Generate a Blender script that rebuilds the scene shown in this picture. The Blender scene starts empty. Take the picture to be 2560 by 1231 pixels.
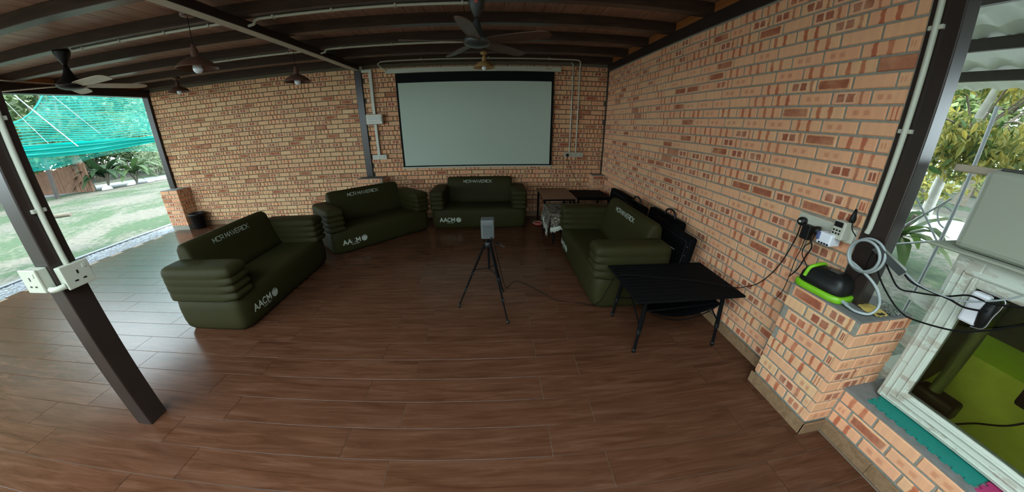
import bpy, bmesh, math, random
from mathutils import Vector, Matrix
random.seed(7)
sc = bpy.context.scene
COL = sc.collection
PI = math.pi

# ------------------------------------------------------------------ camera
CAMZ = 1.65
cd = bpy.data.cameras.new('camera')
cam = bpy.data.objects.new('camera', cd)
COL.objects.link(cam)
sc.camera = cam
cd.type = 'PANO'
cd.panorama_type = 'FISHEYE_LENS_POLYNOMIAL'
cd.sensor_width = 36.0
cd.sensor_height = 36.0 * 1231 / 2560
cd.fisheye_fov = math.radians(200)
_s = 36.0 / 2.56
for _i, _k in enumerate((1.34605919, -0.104369944, -0.31730821, 0.116420557)):
    setattr(cd, 'fisheye_polynomial_k%d' % (_i + 1), -_k / _s ** (_i + 1))
cd.fisheye_polynomial_k0 = 0.0
pitch, yaw, roll = -0.385686514, 0.0513375759, -0.00103822336
_f = Vector((math.sin(yaw) * math.cos(pitch), math.cos(yaw) * math.cos(pitch), math.sin(pitch)))
_r = Vector((math.cos(yaw), -math.sin(yaw), 0))
_u = _r.cross(_f)
_R = math.cos(roll) * _r + math.sin(roll) * _u
_U = -math.sin(roll) * _r + math.cos(roll) * _u
_m = Matrix((_R, _U, -_f)).transposed().to_4x4()
_m.translation = (0, 0, CAMZ)
cam.matrix_world = _m
cd.clip_end = 300

# ------------------------------------------------------------------ light
w = bpy.data.worlds.new('sky')
sc.world = w
w.use_nodes = True
_bg = w.node_tree.nodes['Background']
_bg.inputs[0].default_value = (0.77, 0.94, 1.0, 1)
_bg.inputs[1].default_value = 2.5
sl = bpy.data.lights.new('sun', 'SUN')
sl.energy = .8
sl.angle = math.radians(1.2)
sl.color = (1.0, 0.95, 0.85)
so = bpy.data.objects.new('sun', sl)
COL.objects.link(so)
so.rotation_euler = Vector((0.42, 0.30, 0.86)).to_track_quat('Z', 'Y').to_euler()
vs = sc.view_settings
vs.view_transform = 'Standard'
vs.look = 'None'
vs.gamma = 1.0
vs.use_curve_mapping = False
vs.exposure = 1.92
sc.cycles.use_denoising = True
sc.cycles.max_bounces = 10
sc.cycles.diffuse_bounces = 6
sc.cycles.glossy_bounces = 4
sc.cycles.transparent_max_bounces = 16

# ------------------------------------------------------------------ mesh helpers
class MB:
    def __init__(self):
        self.v = []; self.f = []; self.s = []; self.uv = None; self.rnd = None
    def add(self, vs_, fs_, smooth=False):
        o = len(self.v)
        self.v += [tuple(p) for p in vs_]
        for f in fs_:
            self.f.append(tuple(i + o for i in f)); self.s.append(smooth)
        return self
    def box(self, x0, x1, y0, y1, z0, z1):
        self.add([(x0,y0,z0),(x1,y0,z0),(x1,y1,z0),(x0,y1,z0),(x0,y0,z1),(x1,y0,z1),(x1,y1,z1),(x0,y1,z1)],
                 [(0,3,2,1),(4,5,6,7),(0,1,5,4),(1,2,6,5),(2,3,7,6),(3,0,4,7)])
        return self
    def obb(self, c, ax, ay, az, h):
        c = Vector(c); ax, ay, az = [Vector(a).normalized() for a in (ax, ay, az)]
        P = [c + ax*h[0]*a + ay*h[1]*b + az*h[2]*d for d in (-1,1) for a,b in ((-1,-1),(1,-1),(1,1),(-1,1))]
        self.add(P, [(0,3,2,1),(4,5,6,7),(0,1,5,4),(1,2,6,5),(2,3,7,6),(3,0,4,7)])
        return self
    def rbox(self, x0, x1, y0, y1, z0, z1, r=0.005, seg=2, mtx=None):
        bm = bmesh.new()
        bmesh.ops.create_cube(bm, size=1)
        for q in bm.verts:
            q.co = Vector((x0+(q.co.x+.5)*(x1-x0), y0+(q.co.y+.5)*(y1-y0), z0+(q.co.z+.5)*(z1-z0)))
        bmesh.ops.bevel(bm, geom=list(bm.edges), offset=r, segments=seg, affect='EDGES', profile=.5)
        bm.verts.index_update()
        vs_ = [q.co.copy() if mtx is None else mtx @ q.co for q in bm.verts]
        self.add(vs_, [[q.index for q in f.verts] for f in bm.faces], False)
        bm.free()
        return self
    def tube(self, pts, r, n=8, caps=True, closed=False):
        pts = [Vector(p) for p in pts]
        m = len(pts)
        rs = r if isinstance(r, (list, tuple)) else [r]*m
        tan = []
        for i in range(m):
            a = pts[i-1] if (i > 0 or closed) else pts[i]
            b = pts[(i+1) % m] if (i < m-1 or closed) else pts[i]
            t = (b-a)
            tan.append(t.normalized() if t.length > 1e-9 else Vector((0,0,1)))
        up = Vector((0,0,1)) if abs(tan[0].z) < .9 else Vector((1,0,0))
        nrm = (up - tan[0]*up.dot(tan[0])).normalized()
        vs_ = []; fs_ = []
        for i in range(m):
            nrm = (nrm - tan[i]*nrm.dot(tan[i]))
            nrm = nrm.normalized() if nrm.length > 1e-6 else tan[i].orthogonal().normalized()
            bi = tan[i].cross(nrm)
            for k in range(n):
                a = 2*PI*k/n
                vs_.append(pts[i] + (nrm*math.cos(a) + bi*math.sin(a))*rs[i])
        for i in range(m if closed else m-1):
            j = (i+1) % m
            for k in range(n):
                k2 = (k+1) % n
                fs_.append((i*n+k, i*n+k2, j*n+k2, j*n+k))
        self.add(vs_, fs_, True)
        if caps and not closed:
            self.add(vs_[:n], [tuple(range(n-1,-1,-1))]); self.add(vs_[-n:], [tuple(range(n))])
        return self
    def lathe(self, prof, c=(0,0,0), n=24, cap=True, axis=None):
        c = Vector(c)
        if axis is None:
            A, B, Cc = Vector((1,0,0)), Vector((0,1,0)), Vector((0,0,1))
        else:
            Cc = Vector(axis).normalized(); A = Cc.orthogonal().normalized(); B = Cc.cross(A)
        vs_ = []; fs_ = []
        for (r, z) in prof:
            for k in range(n):
                a = 2*PI*k/n
                vs_.append(c + A*r*math.cos(a) + B*r*math.sin(a) + Cc*z)
        for i in range(len(prof)-1):
            for k in range(n):
                k2 = (k+1) % n
                fs_.append((i*n+k, i*n+k2, (i+1)*n+k2, (i+1)*n+k))
        self.add(vs_, fs_, True)
        if cap:
            if prof[0][0] > 1e-5: self.add(vs_[:n], [tuple(range(n-1,-1,-1))])
            if prof[-1][0] > 1e-5: self.add(vs_[-n:], [tuple(range(n))])
        return self
    def grid(self, fn, nu, nv, closeu=False, smooth=True):
        vs_ = []; fs_ = []
        for i in range(nu):
            for j in range(nv):
                vs_.append(fn(i/(nu if closeu else nu-1), j/(nv-1)))
        for i in range(nu if closeu else nu-1):
            i2 = (i+1) % nu
            for j in range(nv-1):
                fs_.append((i*nv+j, i2*nv+j, i2*nv+j+1, i*nv+j+1))
        self.add(vs_, fs_, smooth)
        return self
    def prism(self, poly, d, axis='x', a0=0, a1=1):
        # poly: 2D outline in the two other axes
        def pt(p, t):
            return {'x': (t, p[0], p[1]), 'y': (p[0], t, p[1]), 'z': (p[0], p[1], t)}[axis]
        n = len(poly)
        vs_ = [pt(p, a0) for p in poly] + [pt(p, a1) for p in poly]
        fs_ = [tuple(range(n)), tuple(range(2*n-1, n-1, -1))] + [(i, i+n, (i+1) % n + n, (i+1) % n) for i in range(n)]
        self.add(vs_, fs_)
        return self
    def mesh(self, name, mat=None):
        me = bpy.data.meshes.new(name)
        me.from_pydata(self.v, [], self.f)
        me.polygons.foreach_set('use_smooth', self.s)
        if mat is not None: me.materials.append(mat)
        me.update()
        return me
    def build(self, name, mat, parent=None, loc=None, fix=True):
        me = self.mesh(name, mat)
        if fix:
            bm = bmesh.new(); bm.from_mesh(me)
            bmesh.ops.recalc_face_normals(bm, faces=bm.faces)
            bm.to_mesh(me); bm.free()
        o = bpy.data.objects.new(name, me)
        COL.objects.link(o)
        if parent is not None: o.parent = parent
        if loc is not None: o.location = loc
        return o

def obj(name, me, parent=None, loc=(0,0,0), rz=0, sx=1.0):
    o = bpy.data.objects.new(name, me)
    COL.objects.link(o)
    o.location = loc; o.rotation_euler = (0,0,rz); o.scale = (sx,1,1)
    if parent is not None: o.parent = parent
    return o
def tag(o, label=None, cat=None, group=None, kind=None):
    if label: o['label'] = label
    if cat: o['category'] = cat
    if group: o['group'] = group
    if kind: o['kind'] = kind
    return o
def thing(name, label, cat, loc=(0,0,0), rz=0, group=None, kind=None):
    o = bpy.data.objects.new(name, None)
    COL.objects.link(o)
    o.location = loc; o.rotation_euler = (0,0,rz)
    o.empty_display_size = .05
    return tag(o, label, cat, group, kind)
def copy_tree(o, parent=None):
    c = o.copy(); COL.objects.link(c); c.parent = parent
    for ch in list(o.children): copy_tree(ch, c)
    return c
def spline(pts, n=8):
    pts = [Vector(p) for p in pts]
    P = [pts[0]*2-pts[1]] + pts + [pts[-1]*2-pts[-2]]
    out = []
    for i in range(1, len(P)-2):
        for k in range(n):
            t = k/n
            a, b, c, d = P[i-1], P[i], P[i+1], P[i+2]
            out.append(.5*((2*b)+(c-a)*t+(2*a-5*b+4*c-d)*t*t+(3*b-a-3*c+d)*t**3))
    out.append(pts[-1])
    return out

# ------------------------------------------------------------------ materials
class NT:
    def __init__(self, name):
        self.m = bpy.data.materials.new(name); self.m.use_nodes = True
        self.t = self.m.node_tree; self.b = self.t.nodes['Principled BSDF']
    def n(self, typ, **kw):
        x = self.t.nodes.new(typ)
        for k, v in kw.items(): setattr(x, k, v)
        return x
    def link(self, a, b): self.t.links.new(a, b)
    def put(self, sock, v):
        if hasattr(v, 'is_output') or hasattr(v, 'links'): self.link(v, sock)
        else: sock.default_value = v
    def math(self, op, a, b=None, c=None, clamp=False):
        x = self.n('ShaderNodeMath', operation=op, use_clamp=clamp)
        self.put(x.inputs[0], a)
        if b is not None: self.put(x.inputs[1], b)
        if c is not None: self.put(x.inputs[2], c)
        return x.outputs[0]
    def sep(self, v):
        x = self.n('ShaderNodeSeparateXYZ'); self.link(v, x.inputs[0]); return x.outputs
    def noise(self, vec=None, scale=5, detail=3, rough=.5, dist=0):
        x = self.n('ShaderNodeTexNoise')
        if vec is not None: self.link(vec, x.inputs['Vector'])
        x.inputs['Scale'].default_value = scale; x.inputs['Detail'].default_value = detail
        x.inputs['Roughness'].default_value = rough; x.inputs['Distortion'].default_value = dist
        return x.outputs['Fac']
    def mapping(self, vec, scale=(1,1,1), loc=None):
        x = self.n('ShaderNodeMapping'); self.link(vec, x.inputs[0]); x.inputs['Scale'].default_value = scale
        if loc is not None: self.put(x.inputs['Location'], loc)
        return x.outputs[0]
    def coord(self, which='Object'):
        return self.n('ShaderNodeTexCoord').outputs[which]
    def mix(self, fac, a, b):
        x = self.n('ShaderNodeMix', data_type='RGBA')
        self.put(x.inputs[0], fac)
        for s, v in ((x.inputs[6], a), (x.inputs[7], b)):
            if isinstance(v, tuple): s.default_value = v + (1,) if len(v) == 3 else v
            else: self.link(v, s)
        return x.outputs[2]
    def ramp(self, fac, stops):
        x = self.n('ShaderNodeValToRGB'); self.link(fac, x.inputs[0])
        e = x.color_ramp.elements
        while len(e) < len(stops): e.new(.5)
        for el, (p, c) in zip(e, stops): el.position = p; el.color = c + (1,)
        return x.outputs[0]
    def bump(self, h, strength=.3, dist=.01):
        x = self.n('ShaderNodeBump'); self.link(h, x.inputs['Height'])
        x.inputs['Strength'].default_value = strength; x.inputs['Distance'].default_value = dist
        self.link(x.outputs[0], self.b.inputs['Normal'])
    def color(self, c):
        if isinstance(c, tuple): self.b.inputs['Base Color'].default_value = c + (1,)
        else: self.link(c, self.b.inputs['Base Color'])
    def set(self, **kw):
        for k, v in kw.items(): self.b.inputs[k.replace('_', ' ')].default_value = v
        return self

MATS = {}
def plain(name, c, rough=.5, metal=0.0, var=.12, scale=12, spec=.5, bump=0):
    if name in MATS: return MATS[name]
    t = NT(name)
    f = t.noise(t.coord(), scale, 3)
    lo = tuple(x*(1-var) for x in c); hi = tuple(min(1, x*(1+var)) for x in c)
    t.color(t.mix(f, lo, hi))
    t.set(Roughness=rough, Metallic=metal)
    t.b.inputs['Specular IOR Level'].default_value = spec
    if bump: t.bump(t.noise(t.coord(), scale*8, 3), bump, .004)
    MATS[name] = t.m
    return t.m

def brick_material():
    t = NT('clay_brick')
    uv = t.n('ShaderNodeUVMap'); uv.uv_map = 'uv'
    at = t.n('ShaderNodeAttribute'); at.attribute_name = 'rnd'
    U = t.sep(uv.outputs[0]); Rr = t.sep(at.outputs['Vector'])
    geo = t.n('ShaderNodeNewGeometry')
    wob = t.noise(geo.outputs['Position'], 30, 2)
    wob = t.math('MULTIPLY', t.math('SUBTRACT', wob, .5), .10)
    u = t.math('ADD', U[0], wob); v = t.math('ADD', U[1], wob)
    sh = t.math('MULTIPLY', t.math('SUBTRACT', Rr[2], .5), .16)
    uu = t.math('ADD', u, sh)
    def band(x, c, hw, soft):   # 1 inside |x-c|<hw
        d = t.math('ABSOLUTE', t.math('SUBTRACT', x, c))
        return t.math('SUBTRACT', 1.0, t.math('DIVIDE', t.math('SUBTRACT', d, hw), soft, clamp=True), clamp=True)
    def between(x, a, b):
        return t.math('MULTIPLY', t.math('GREATER_THAN', x, a), t.math('LESS_THAN', x, b))
    stripes = t.math('MAXIMUM', band(uu, .30, .045, .03), band(uu, .66, .045, .03))
    sq = t.math('MULTIPLY', t.math('MAXIMUM', band(uu, .30, .095, .03), band(uu, .58, .095, .03)), band(v, .5, .30, .08))
    dots = t.math('MULTIPLY', t.math('MAXIMUM', band(uu, .30, .05, .05), band(uu, .58, .05, .05)), band(v, .5, .12, .16))
    sq = t.math('MAXIMUM', sq, t.math('MULTIPLY', band(uu, .86, .03, .03), .8))
    full = t.math('MULTIPLY', band(u, .5, .40, .06), band(v, .5, .30, .12))
    k = Rr[0]
    m = t.math('MULTIPLY', stripes, between(k, .30, .55))
    m = t.math('MAXIMUM', m, t.math('MULTIPLY', sq, between(k, .55, .85)))
    m = t.math('MAXIMUM', m, t.math('MULTIPLY', full, between(k, .85, .955)))
    m = t.math('MAXIMUM', m, t.math('MULTIPLY', t.math('GREATER_THAN', k, .955), .8))
    m = t.math('MAXIMUM', m, t.math('MULTIPLY', t.math('MULTIPLY', dots, .5), between(k, .14, .30)))
    patch = t.noise(geo.outputs['Position'], 9, 3)
    m = t.math('MULTIPLY', m, t.math('MULTIPLY_ADD', patch, 1.1, .35, clamp=True))
    base = t.ramp(Rr[1], [(0, (.74, .355, .195)), (.4, (.72, .415, .225)), (.7, (.70, .455, .24)), (1, (.72, .505, .28))])
    grain = t.noise(t.mapping(geo.outputs['Position'], (60, 60, 12)), 1.2, 3)
    base = t.mix(t.math('MULTIPLY', grain, .35), base, (.42, .22, .13))
    bandv = t.n('ShaderNodeTexWave'); bandv.bands_direction = 'X'; bandv.inputs['Scale'].default_value = 1.1; bandv.inputs['Distortion'].default_value = 1.5
    cb = t.n('ShaderNodeCombineXYZ'); t.link(t.math('ADD', u, t.math('MULTIPLY', Rr[2], 7.0)), cb.inputs[0]); t.link(cb.outputs[0], bandv.inputs['Vector'])
    base = t.mix(t.math('MULTIPLY', bandv.outputs['Fac'], .28), base, (.56, .29, .19))
    red = t.mix(t.math('MULTIPLY', t.noise(geo.outputs['Position'], 40, 2), t.math('GREATER_THAN', k, .6)), (.40, .115, .055), (.20, .065, .04))
    rim = t.math('MULTIPLY', t.math('MULTIPLY', t.math('MAXIMUM', band(uu, .30, .125, .02), band(uu, .58, .125, .02)), band(v, .5, .40, .05)), between(k, .55, .85))
    base = t.mix(t.math('MULTIPLY', rim, .55), base, (.68, .48, .34))
    t.color(t.mix(m, base, red))
    t.set(Roughness=.85)
    t.b.inputs['Specular IOR Level'].default_value = .25
    t.bump(t.noise(geo.outputs['Position'], 160, 3), .35, .003)
    return t.m
BRICK = brick_material()

def wood_tile(name, lo, mid, hi, rough, along='x', spec=.3):
    t = NT(name)
    oi = t.n('ShaderNodeObjectInfo')
    c = t.coord()
    off = t.n('ShaderNodeCombineXYZ')
    t.link(t.math('MULTIPLY', oi.outputs['Random'], 37.0), off.inputs[0])
    t.link(t.math('MULTIPLY', oi.outputs['Random'], 91.0), off.inputs[1])
    sc_ = (1.6, 16, 16) if along == 'x' else (16, 1.6, 16)
    vec = t.mapping(c, sc_, off.outputs[0])
    g = t.noise(vec, 1.3, 6, .62, .9)
    fine = t.noise(t.mapping(c, (3, 120, 60) if along == 'x' else (120, 3, 60), off.outputs[0]), 1.0, 3)
    f = t.math('ADD', t.math('MULTIPLY', g, .8), t.math('MULTIPLY', fine, .2))
    colr = t.ramp(f, [(.30, lo), (.50, mid), (.72, hi)])
    vary = t.math('MULTIPLY_ADD', oi.outputs['Random'], .22, .0)
    t.color(t.mix(vary, colr, lo))
    t.set(Roughness=rough)
    t.bump(fine, .05, .002)
    t.b.inputs['Specular IOR Level'].default_value = spec
    return t.m
FLOOR = wood_tile('wood_look_tile', (.044, .0165, .0082), (.079, .0325, .0172), (.120, .056, .033), .20, 'x', .21)
SKIRT = wood_tile('skirting_tile', (.15, .085, .045), (.22, .135, .075), (.29, .19, .11), .35)
BOARD = wood_tile('ceiling_board_wood', (.17, .09, .062), (.32, .18, .13), (.46, .29, .21), .45, 'y')
JOIST = wood_tile('dark_stained_timber', (.030, .019, .015), (.052, .033, .026), (.085, .053, .041), .34)
ORANGE = wood_tile('raw_orange_timber', (.22, .07, .02), (.36, .13, .04), (.45, .19, .07), .6, 'y')
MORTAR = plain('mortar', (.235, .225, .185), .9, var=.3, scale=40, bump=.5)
GROUT = plain('floor_grout', (.17, .13, .09), .8, var=.2)
CONC = plain('grey_concrete', (.15, .15, .14), .85, var=.3, scale=20, bump=.4)
STEEL = plain('dark_brown_gloss_paint', (.026, .0175, .0145), .30, var=.25, scale=6, spec=.32)
PVC = plain('white_pvc', (.43, .445, .365), .38, var=.04)
PVCW = plain('white_plastic', (.43, .43, .355), .35, var=.04)
BLACKP = plain('black_plastic', (.007, .007, .007), .42, var=.2, spec=.3)
BLACKM = plain('black_anodised_metal', (.004, .004, .0045), .7, metal=0, var=.2, spec=.06)
BLACKF = plain('black_canvas', (.0035, .0035, .004), .85, var=.3, scale=60, spec=.05)
OLIVE = plain('olive_inflated_fabric', (.0265, .0243, .0080), .6, var=.08, scale=5, spec=.12)
PRINT = plain('pale_green_print', (.55, .62, .52), .6, var=.05)
GREYP = plain('grey_plastic', (.085, .095, .095), .5, var=.1)
SCREENW = plain('matte_white_screen', (.42, .50, .43), .9, var=.02, scale=2, spec=.1)
SCREENB = plain('matte_black_screen_border', (.008, .010, .010), .9, var=.1, spec=.1)
COPPER = plain('brown_rust_metal', (.10, .045, .030), .5, var=.35, scale=20)
BRASS = plain('ochre_metal', (.42, .26, .09), .5, var=.2, scale=20)
BULB = plain('white_glass_bulb', (.72, .80, .86), .25, var=.02)
CORD = plain('black_cord', (.004, .004, .004), .6, var=.1, spec=.15)
WALNUT = wood_tile('walnut_fan_blade', (.035, .016, .010), (.085, .038, .024), (.13, .065, .04), .4)
PALEWOOD = wood_tile('pale_oak_blade', (.30, .24, .17), (.42, .34, .25), (.52, .44, .34), .4)
DARKMETAL = plain('dark_grey_metal', (.035, .042, .042), .35, var=.1)
LIME = plain('lime_plastic', (.17, .43, .012), .4, var=.05)
HOSE = plain('grey_clear_hose', (.30, .34, .34), .25, var=.1)
TEAL = plain('teal_foam', (.0, .17, .135), .6, var=.12)
MAGENTA = plain('magenta_foam', (.34, .02, .10), .6, var=.1)
SOIL = plain('dry_soil', (.03, .026, .022), .95, var=.4, scale=60, bump=.6)

def exec_time(): pass
del exec_time
# ------------------------------------------------------------------ the setting: masonry
BL, BH, BD = .2122, .0685, .032
PITCH, COURSE, Z0 = .2244, .0807, .095
def brick_geo(L, H, D):
    b = .0045; x, z = L/2, H/2
    V = [(-x+b,0,-z+b),(x-b,0,-z+b),(x-b,0,z-b),(-x+b,0,z-b),
         (-x,b,-z),(x,b,-z),(x,b,z),(-x,b,z), (-x,D,-z),(x,D,-z),(x,D,z),(-x,D,z)]
    F = [(0,1,2,3)] + [(4+i,4+(i+1)%4,(i+1)%4,i) for i in range(4)] + [(8+i,8+(i+1)%4,4+(i+1)%4,4+i) for i in range(4)]
    return V, F
def brick_mesh(verts, faces, uvs, rnds, name):
    me = bpy.data.meshes.new(name)
    me.from_pydata(verts, [], faces)
    me.materials.append(BRICK)
    a = me.attributes.new('rnd', 'FLOAT_VECTOR', 'POINT')
    a.data.foreach_set('vector', [c for r in rnds for c in r])
    ul = me.uv_layers.new(name='uv')
    li = [0]*len(me.loops); me.loops.foreach_get('vertex_index', li)
    ul.data.foreach_set('uv', [c for i in li for c in uvs[i]])
    me.update()
    return me
_bv, _bf = brick_geo(BL, BH, BD)
_buv = [(p[0]/BL+.5, p[2]/BH+.5) for p in _bv]
_rr = random.Random(3)
TONES = {'buff': (.42, 1.0), 'pink': (0.0, .45), 'mixed': (.1, .7)}  # per-wall tints: the light's colour cast is put into the bricks
VARIANTS = {}
for _t, (_g0, _g1) in TONES.items():
    VARIANTS[_t] = []
    for _i in range(36):
        q = ((_i+_rr.random())/36, _rr.uniform(_g0, _g1), _rr.random())
        VARIANTS[_t].append(brick_mesh(_bv, _bf, _buv, [q]*len(_bv), 'brick'))
OCC = [((-1.67,5.4,.96),(1.01,5.62,2.56)), ((-3.0,2.15,0),(-2.35,3.6,.6)), ((-1.05,5.0,0),(.45,5.5,.65)), ((1.05,2.4,0),(1.6,3.9,.6)),
       ((.95,2.3,0),(1.9,4.3,.5)), ((.8,4.75,0),(1.9,5.4,.5)), ((-2.2,4.3,0),(-1.35,4.9,.5))]
def hidden(p):
    o = Vector((0,0,CAMZ)); d = Vector(p)-o
    for lo, hi in OCC:
        t0, t1 = 0.0, .97
        for i in range(3):
            if abs(d[i]) < 1e-9:
                if not lo[i] < o[i] < hi[i]: t0 = 2
                continue
            a, b = (lo[i]-o[i])/d[i], (hi[i]-o[i])/d[i]
            if a > b: a, b = b, a
            t0, t1 = max(t0, a), min(t1, b)
        if t0 < t1: return True
    return False
def course_run(a0, a1, phase, rnd):
    """brick spans along one course from a0 to a1"""
    out = []; x = a0 - phase
    while x < a1 - .01:
        s, e = max(x, a0), min(x+BL, a1)
        if e-s > .03: out.append(((s+e)/2, e-s))
        x += PITCH
    return out
def brick_face(bricks, kind, plane, a0, a1, z0, z1, rnd, skip=None, phase=0.0, tone='mixed'):
    """kind 'S': face looks to -Y at y=plane, runs along X; 'W': face looks to -X; 'E': face looks to +X; both run along Y"""
    n = 0; z = z0
    while z + BH <= z1 + .012:
        lead = rnd.choice((.1, .2, .28, .45, .5, .65, .72, .78))
        for c, L in course_run(a0, a1, (PITCH/2 if n % 2 else 0) + phase + rnd.uniform(-.012,.012), rnd):
            j = rnd.uniform(-.0018, .0018)
            zc = z + BH/2 + rnd.uniform(-.0008,.0008)
            pos, rz = {'S': ((c, plane+j, zc), 0), 'W': ((plane+j, c, zc), -PI/2), 'E': ((plane-j, c, zc), PI/2)}[kind]
            if skip and skip(pos): continue
            kk = rnd.random() if rnd.random() < .5 else (lead + rnd.uniform(-.12, .12)) % 1.0
            bricks.append((pos, rz, L, tone, kk))
        z += COURSE; n += 1
def lay(root, bricks, rnd, limit=300):
    sc_ = []
    for b in bricks:
        p, rz, L, tn, kk = b
        nv = Vector((math.sin(rz), -math.cos(rz), 0))
        d = Vector((0,0,CAMZ))-Vector(p); r = d.length
        cosn = max(0, d.dot(nv)/r)
        front = p[1] > .15
        sc_.append((L*cosn/r**2 if (front and not hidden(p)) else 0, b))
    sc_.sort(key=lambda x: -x[0])
    single = [b for s, b in sc_[:limit] if s > 0]
    rest = [b for s, b in sc_ if not (s > 0)] + [b for s, b in sc_[:] if s > 0][limit:]
    for p, rz, L, tn, kk in single:
        o = obj('brick', VARIANTS[tn][min(35, int(kk*36))], root, p, rz, L/BL)
    if rest:
        V = []; F = []; UVs = []; RN = []
        for p, rz, L, tn, kk in rest:
            c, s = math.cos(rz), math.sin(rz); o0 = len(V)
            q = (kk, rnd.uniform(*TONES[tn]), rnd.random())
            for k, vv in enumerate(_bv):
                x = vv[0]*L/BL; y = vv[1]
                V.append((p[0]+c*x-s*y, p[1]+s*x+c*y, p[2]+vv[2])); UVs.append(_buv[k]); RN.append(q)
            F += [tuple(i+o0 for i in f) for f in _bf]
        o = obj('distant_bricks', brick_mesh(V, F, UVs, RN, 'distant_bricks'), root)
        o['kind'] = 'stuff'
MJ = .0065   # mortar sits this far behind the brick faces
WALLX, WALLY = 1.972, 5.61
r1 = random.Random(11)
# back wall
wb = MB().box(-6.66, 2.07, WALLY+.013, WALLY+.11, 0, 2.74).build('wall_back', plain('shadowed_mortar', (.115,.095,.065), .9, var=.3, scale=40, bump=.5))  # joint shadow is put into this darker mortar colour
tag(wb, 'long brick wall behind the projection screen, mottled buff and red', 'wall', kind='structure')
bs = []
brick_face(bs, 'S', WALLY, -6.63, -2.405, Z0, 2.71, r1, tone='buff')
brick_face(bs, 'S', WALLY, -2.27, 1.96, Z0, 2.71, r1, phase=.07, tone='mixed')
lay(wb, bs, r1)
# right wall
wr = MB().box(WALLX+MJ, WALLX+.11, 1.19, 5.72, 0, 2.62).build('wall_right', MORTAR)
tag(wr, 'tall brick wall running back beside the folding table', 'wall', kind='structure')
bs = []
brick_face(bs, 'W', WALLX, 1.195, WALLY, Z0, 2.60, r1, phase=.04, tone='pink')
lay(wr, bs, r1)
# low wall under the tank
wl = MB().box(1.99+MJ, 2.78, -2.2, .915, 0, .345).build('wall_low', MORTAR)
tag(wl, 'low brick plinth wall carrying the fish tank', 'wall', kind='structure')
bs = []
brick_face(bs, 'W', 1.99, -2.2, .90, Z0, .335, r1, tone='pink')
lay(wl, bs, r1)
MB().box(1.992, 2.78, -2.2, .915, .335, .352).build('mortar_cap', CONC, wl)
# brick pillars round the column feet
def pillar(x0, x1, y0, y1, label, faces, zt=.82):
    p = MB().box(x0+MJ, x1-MJ, y0+MJ, y1-MJ, 0, zt-.012).build('brick_pillar', MORTAR)
    tag(p, label, 'pillar', kind='structure')
    bs = []
    ph = {}
    if 'S' in faces: brick_face(bs, 'S', y0, x0+.002, x1-.002, Z0, zt-.005, r1, tone='pink')
    if 'W' in faces: brick_face(bs, 'W', x0, y0+.034, y1-.002, Z0, zt-.005, r1, phase=.06)
    if 'E' in faces: brick_face(bs, 'E', x1, y0+.034, y1-.002, Z0, zt-.005, r1, phase=.06)
    lay(p, bs, r1)
    MB().box(x0+.006, x1-.006, y0+.006, y1-.006, zt-.014, zt).build('mortar_cap', CONC, p)
    return p
pillar(1.815, 2.24, .91, 1.36, 'waist-high brick pillar with an air pump on top beside the tank', 'SW')
pillar(-6.74, -6.31, 5.30, 5.70, 'brick pillar under the garden-side end column of the back wall', 'SE')
pillar(-2.50, -2.03, 5.37, 5.66, 'brick pillar foot under the column left of the screen', 'SE')
pillar(1.74, 2.05, 5.37, 5.66, 'brick pillar foot in the dark corner behind the cluttered tables', 'SW')

# ------------------------------------------------------------------ floor of plank tiles
fl = MB().box(-6.68, 2.0, -2.65, 5.66, -.12, -.004).build('floor', GROUT)
tag(fl, 'glossy brown wood-look plank tile floor', 'floor', kind='structure')
PL, PW = 1.19, .1985
_pm = {}
def plank_mesh(L):
    k = round(L, 2)
    if k not in _pm:
        m = MB()
        b = .0012; x, y = L/2-.0012, PW/2-.0012
        m.add([(-x,-y,-.012),(x,-y,-.012),(x,y,-.012),(-x,y,-.012),(-x,-y,-.001),(x,-y,-.001),(x,y,-.001),(-x,y,-.001),
               (-x+b,-y+b,0),(x-b,-y+b,0),(x-b,y-b,0),(-x+b,y-b,0)],
              [(8,9,10,11)] + [(4+i,4+(i+1)%4,8+(i+1)%4,8+i) for i in range(4)] + [(i,(i+1)%4,4+(i+1)%4,4+i) for i in range(4)])
        _pm[k] = m.mesh('plank', FLOOR)
    return _pm[k]
for n in range(-11, 19):
    y = 1.974 + .1985*n
    ph = .57 if n % 2 == 0 else .276
    if y > 5.6: break
    x = ph - PL*6
    while x < 1.96:
        a, e = max(x, -6.67), min(x+PL, 1.96)
        if e-a > .03:
            o = obj('plank', plank_mesh(e-a), fl, ((a+e)/2, y+PW/2, 0))
        x += PL
# skirting tiles
def skirting(name, kind, plane, a0, a1, label, step=.6):
    root = thing(name, label, 'baseboard', kind='structure')
    x = a0
    while x < a1-.01:
        e = min(x+step, a1)
        m = MB()
        if kind == 'S': m.rbox(x+.001, e-.001, plane, plane+.012, 0, .086, .0015, 1)
        elif kind == 'W': m.rbox(plane, plane+.012, x+.001, e-.001, 0, .086, .0015, 1)
        else: m.rbox(plane-.012, plane, x+.001, e-.001, 0, .086, .0015, 1)
        m.build('tile', SKIRT, root)
        x = e
    return root
skirting('baseboard_back', 'S', WALLY-.016, -6.31, 1.74, 'wood-look skirting tiles along the foot of the back wall')
skirting('baseboard_right', 'W', WALLX-.018, 1.36, WALLY, 'wood-look skirting tiles along the right wall beneath the table')
skirting('baseboard_low', 'W', 1.975, -1.2, .895, 'wood-look skirting tiles below the tank plinth', .3)
s_ = skirting('baseboard_pillar', 'W', 1.799, .895, 1.37, 'wood-look skirting tiles wrapping the foot of the pump pillar', .3)
MB().rbox(1.799, 1.985, .893, .905, 0, .086, .0015, 1).build('tile', SKIRT, s_)

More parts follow.
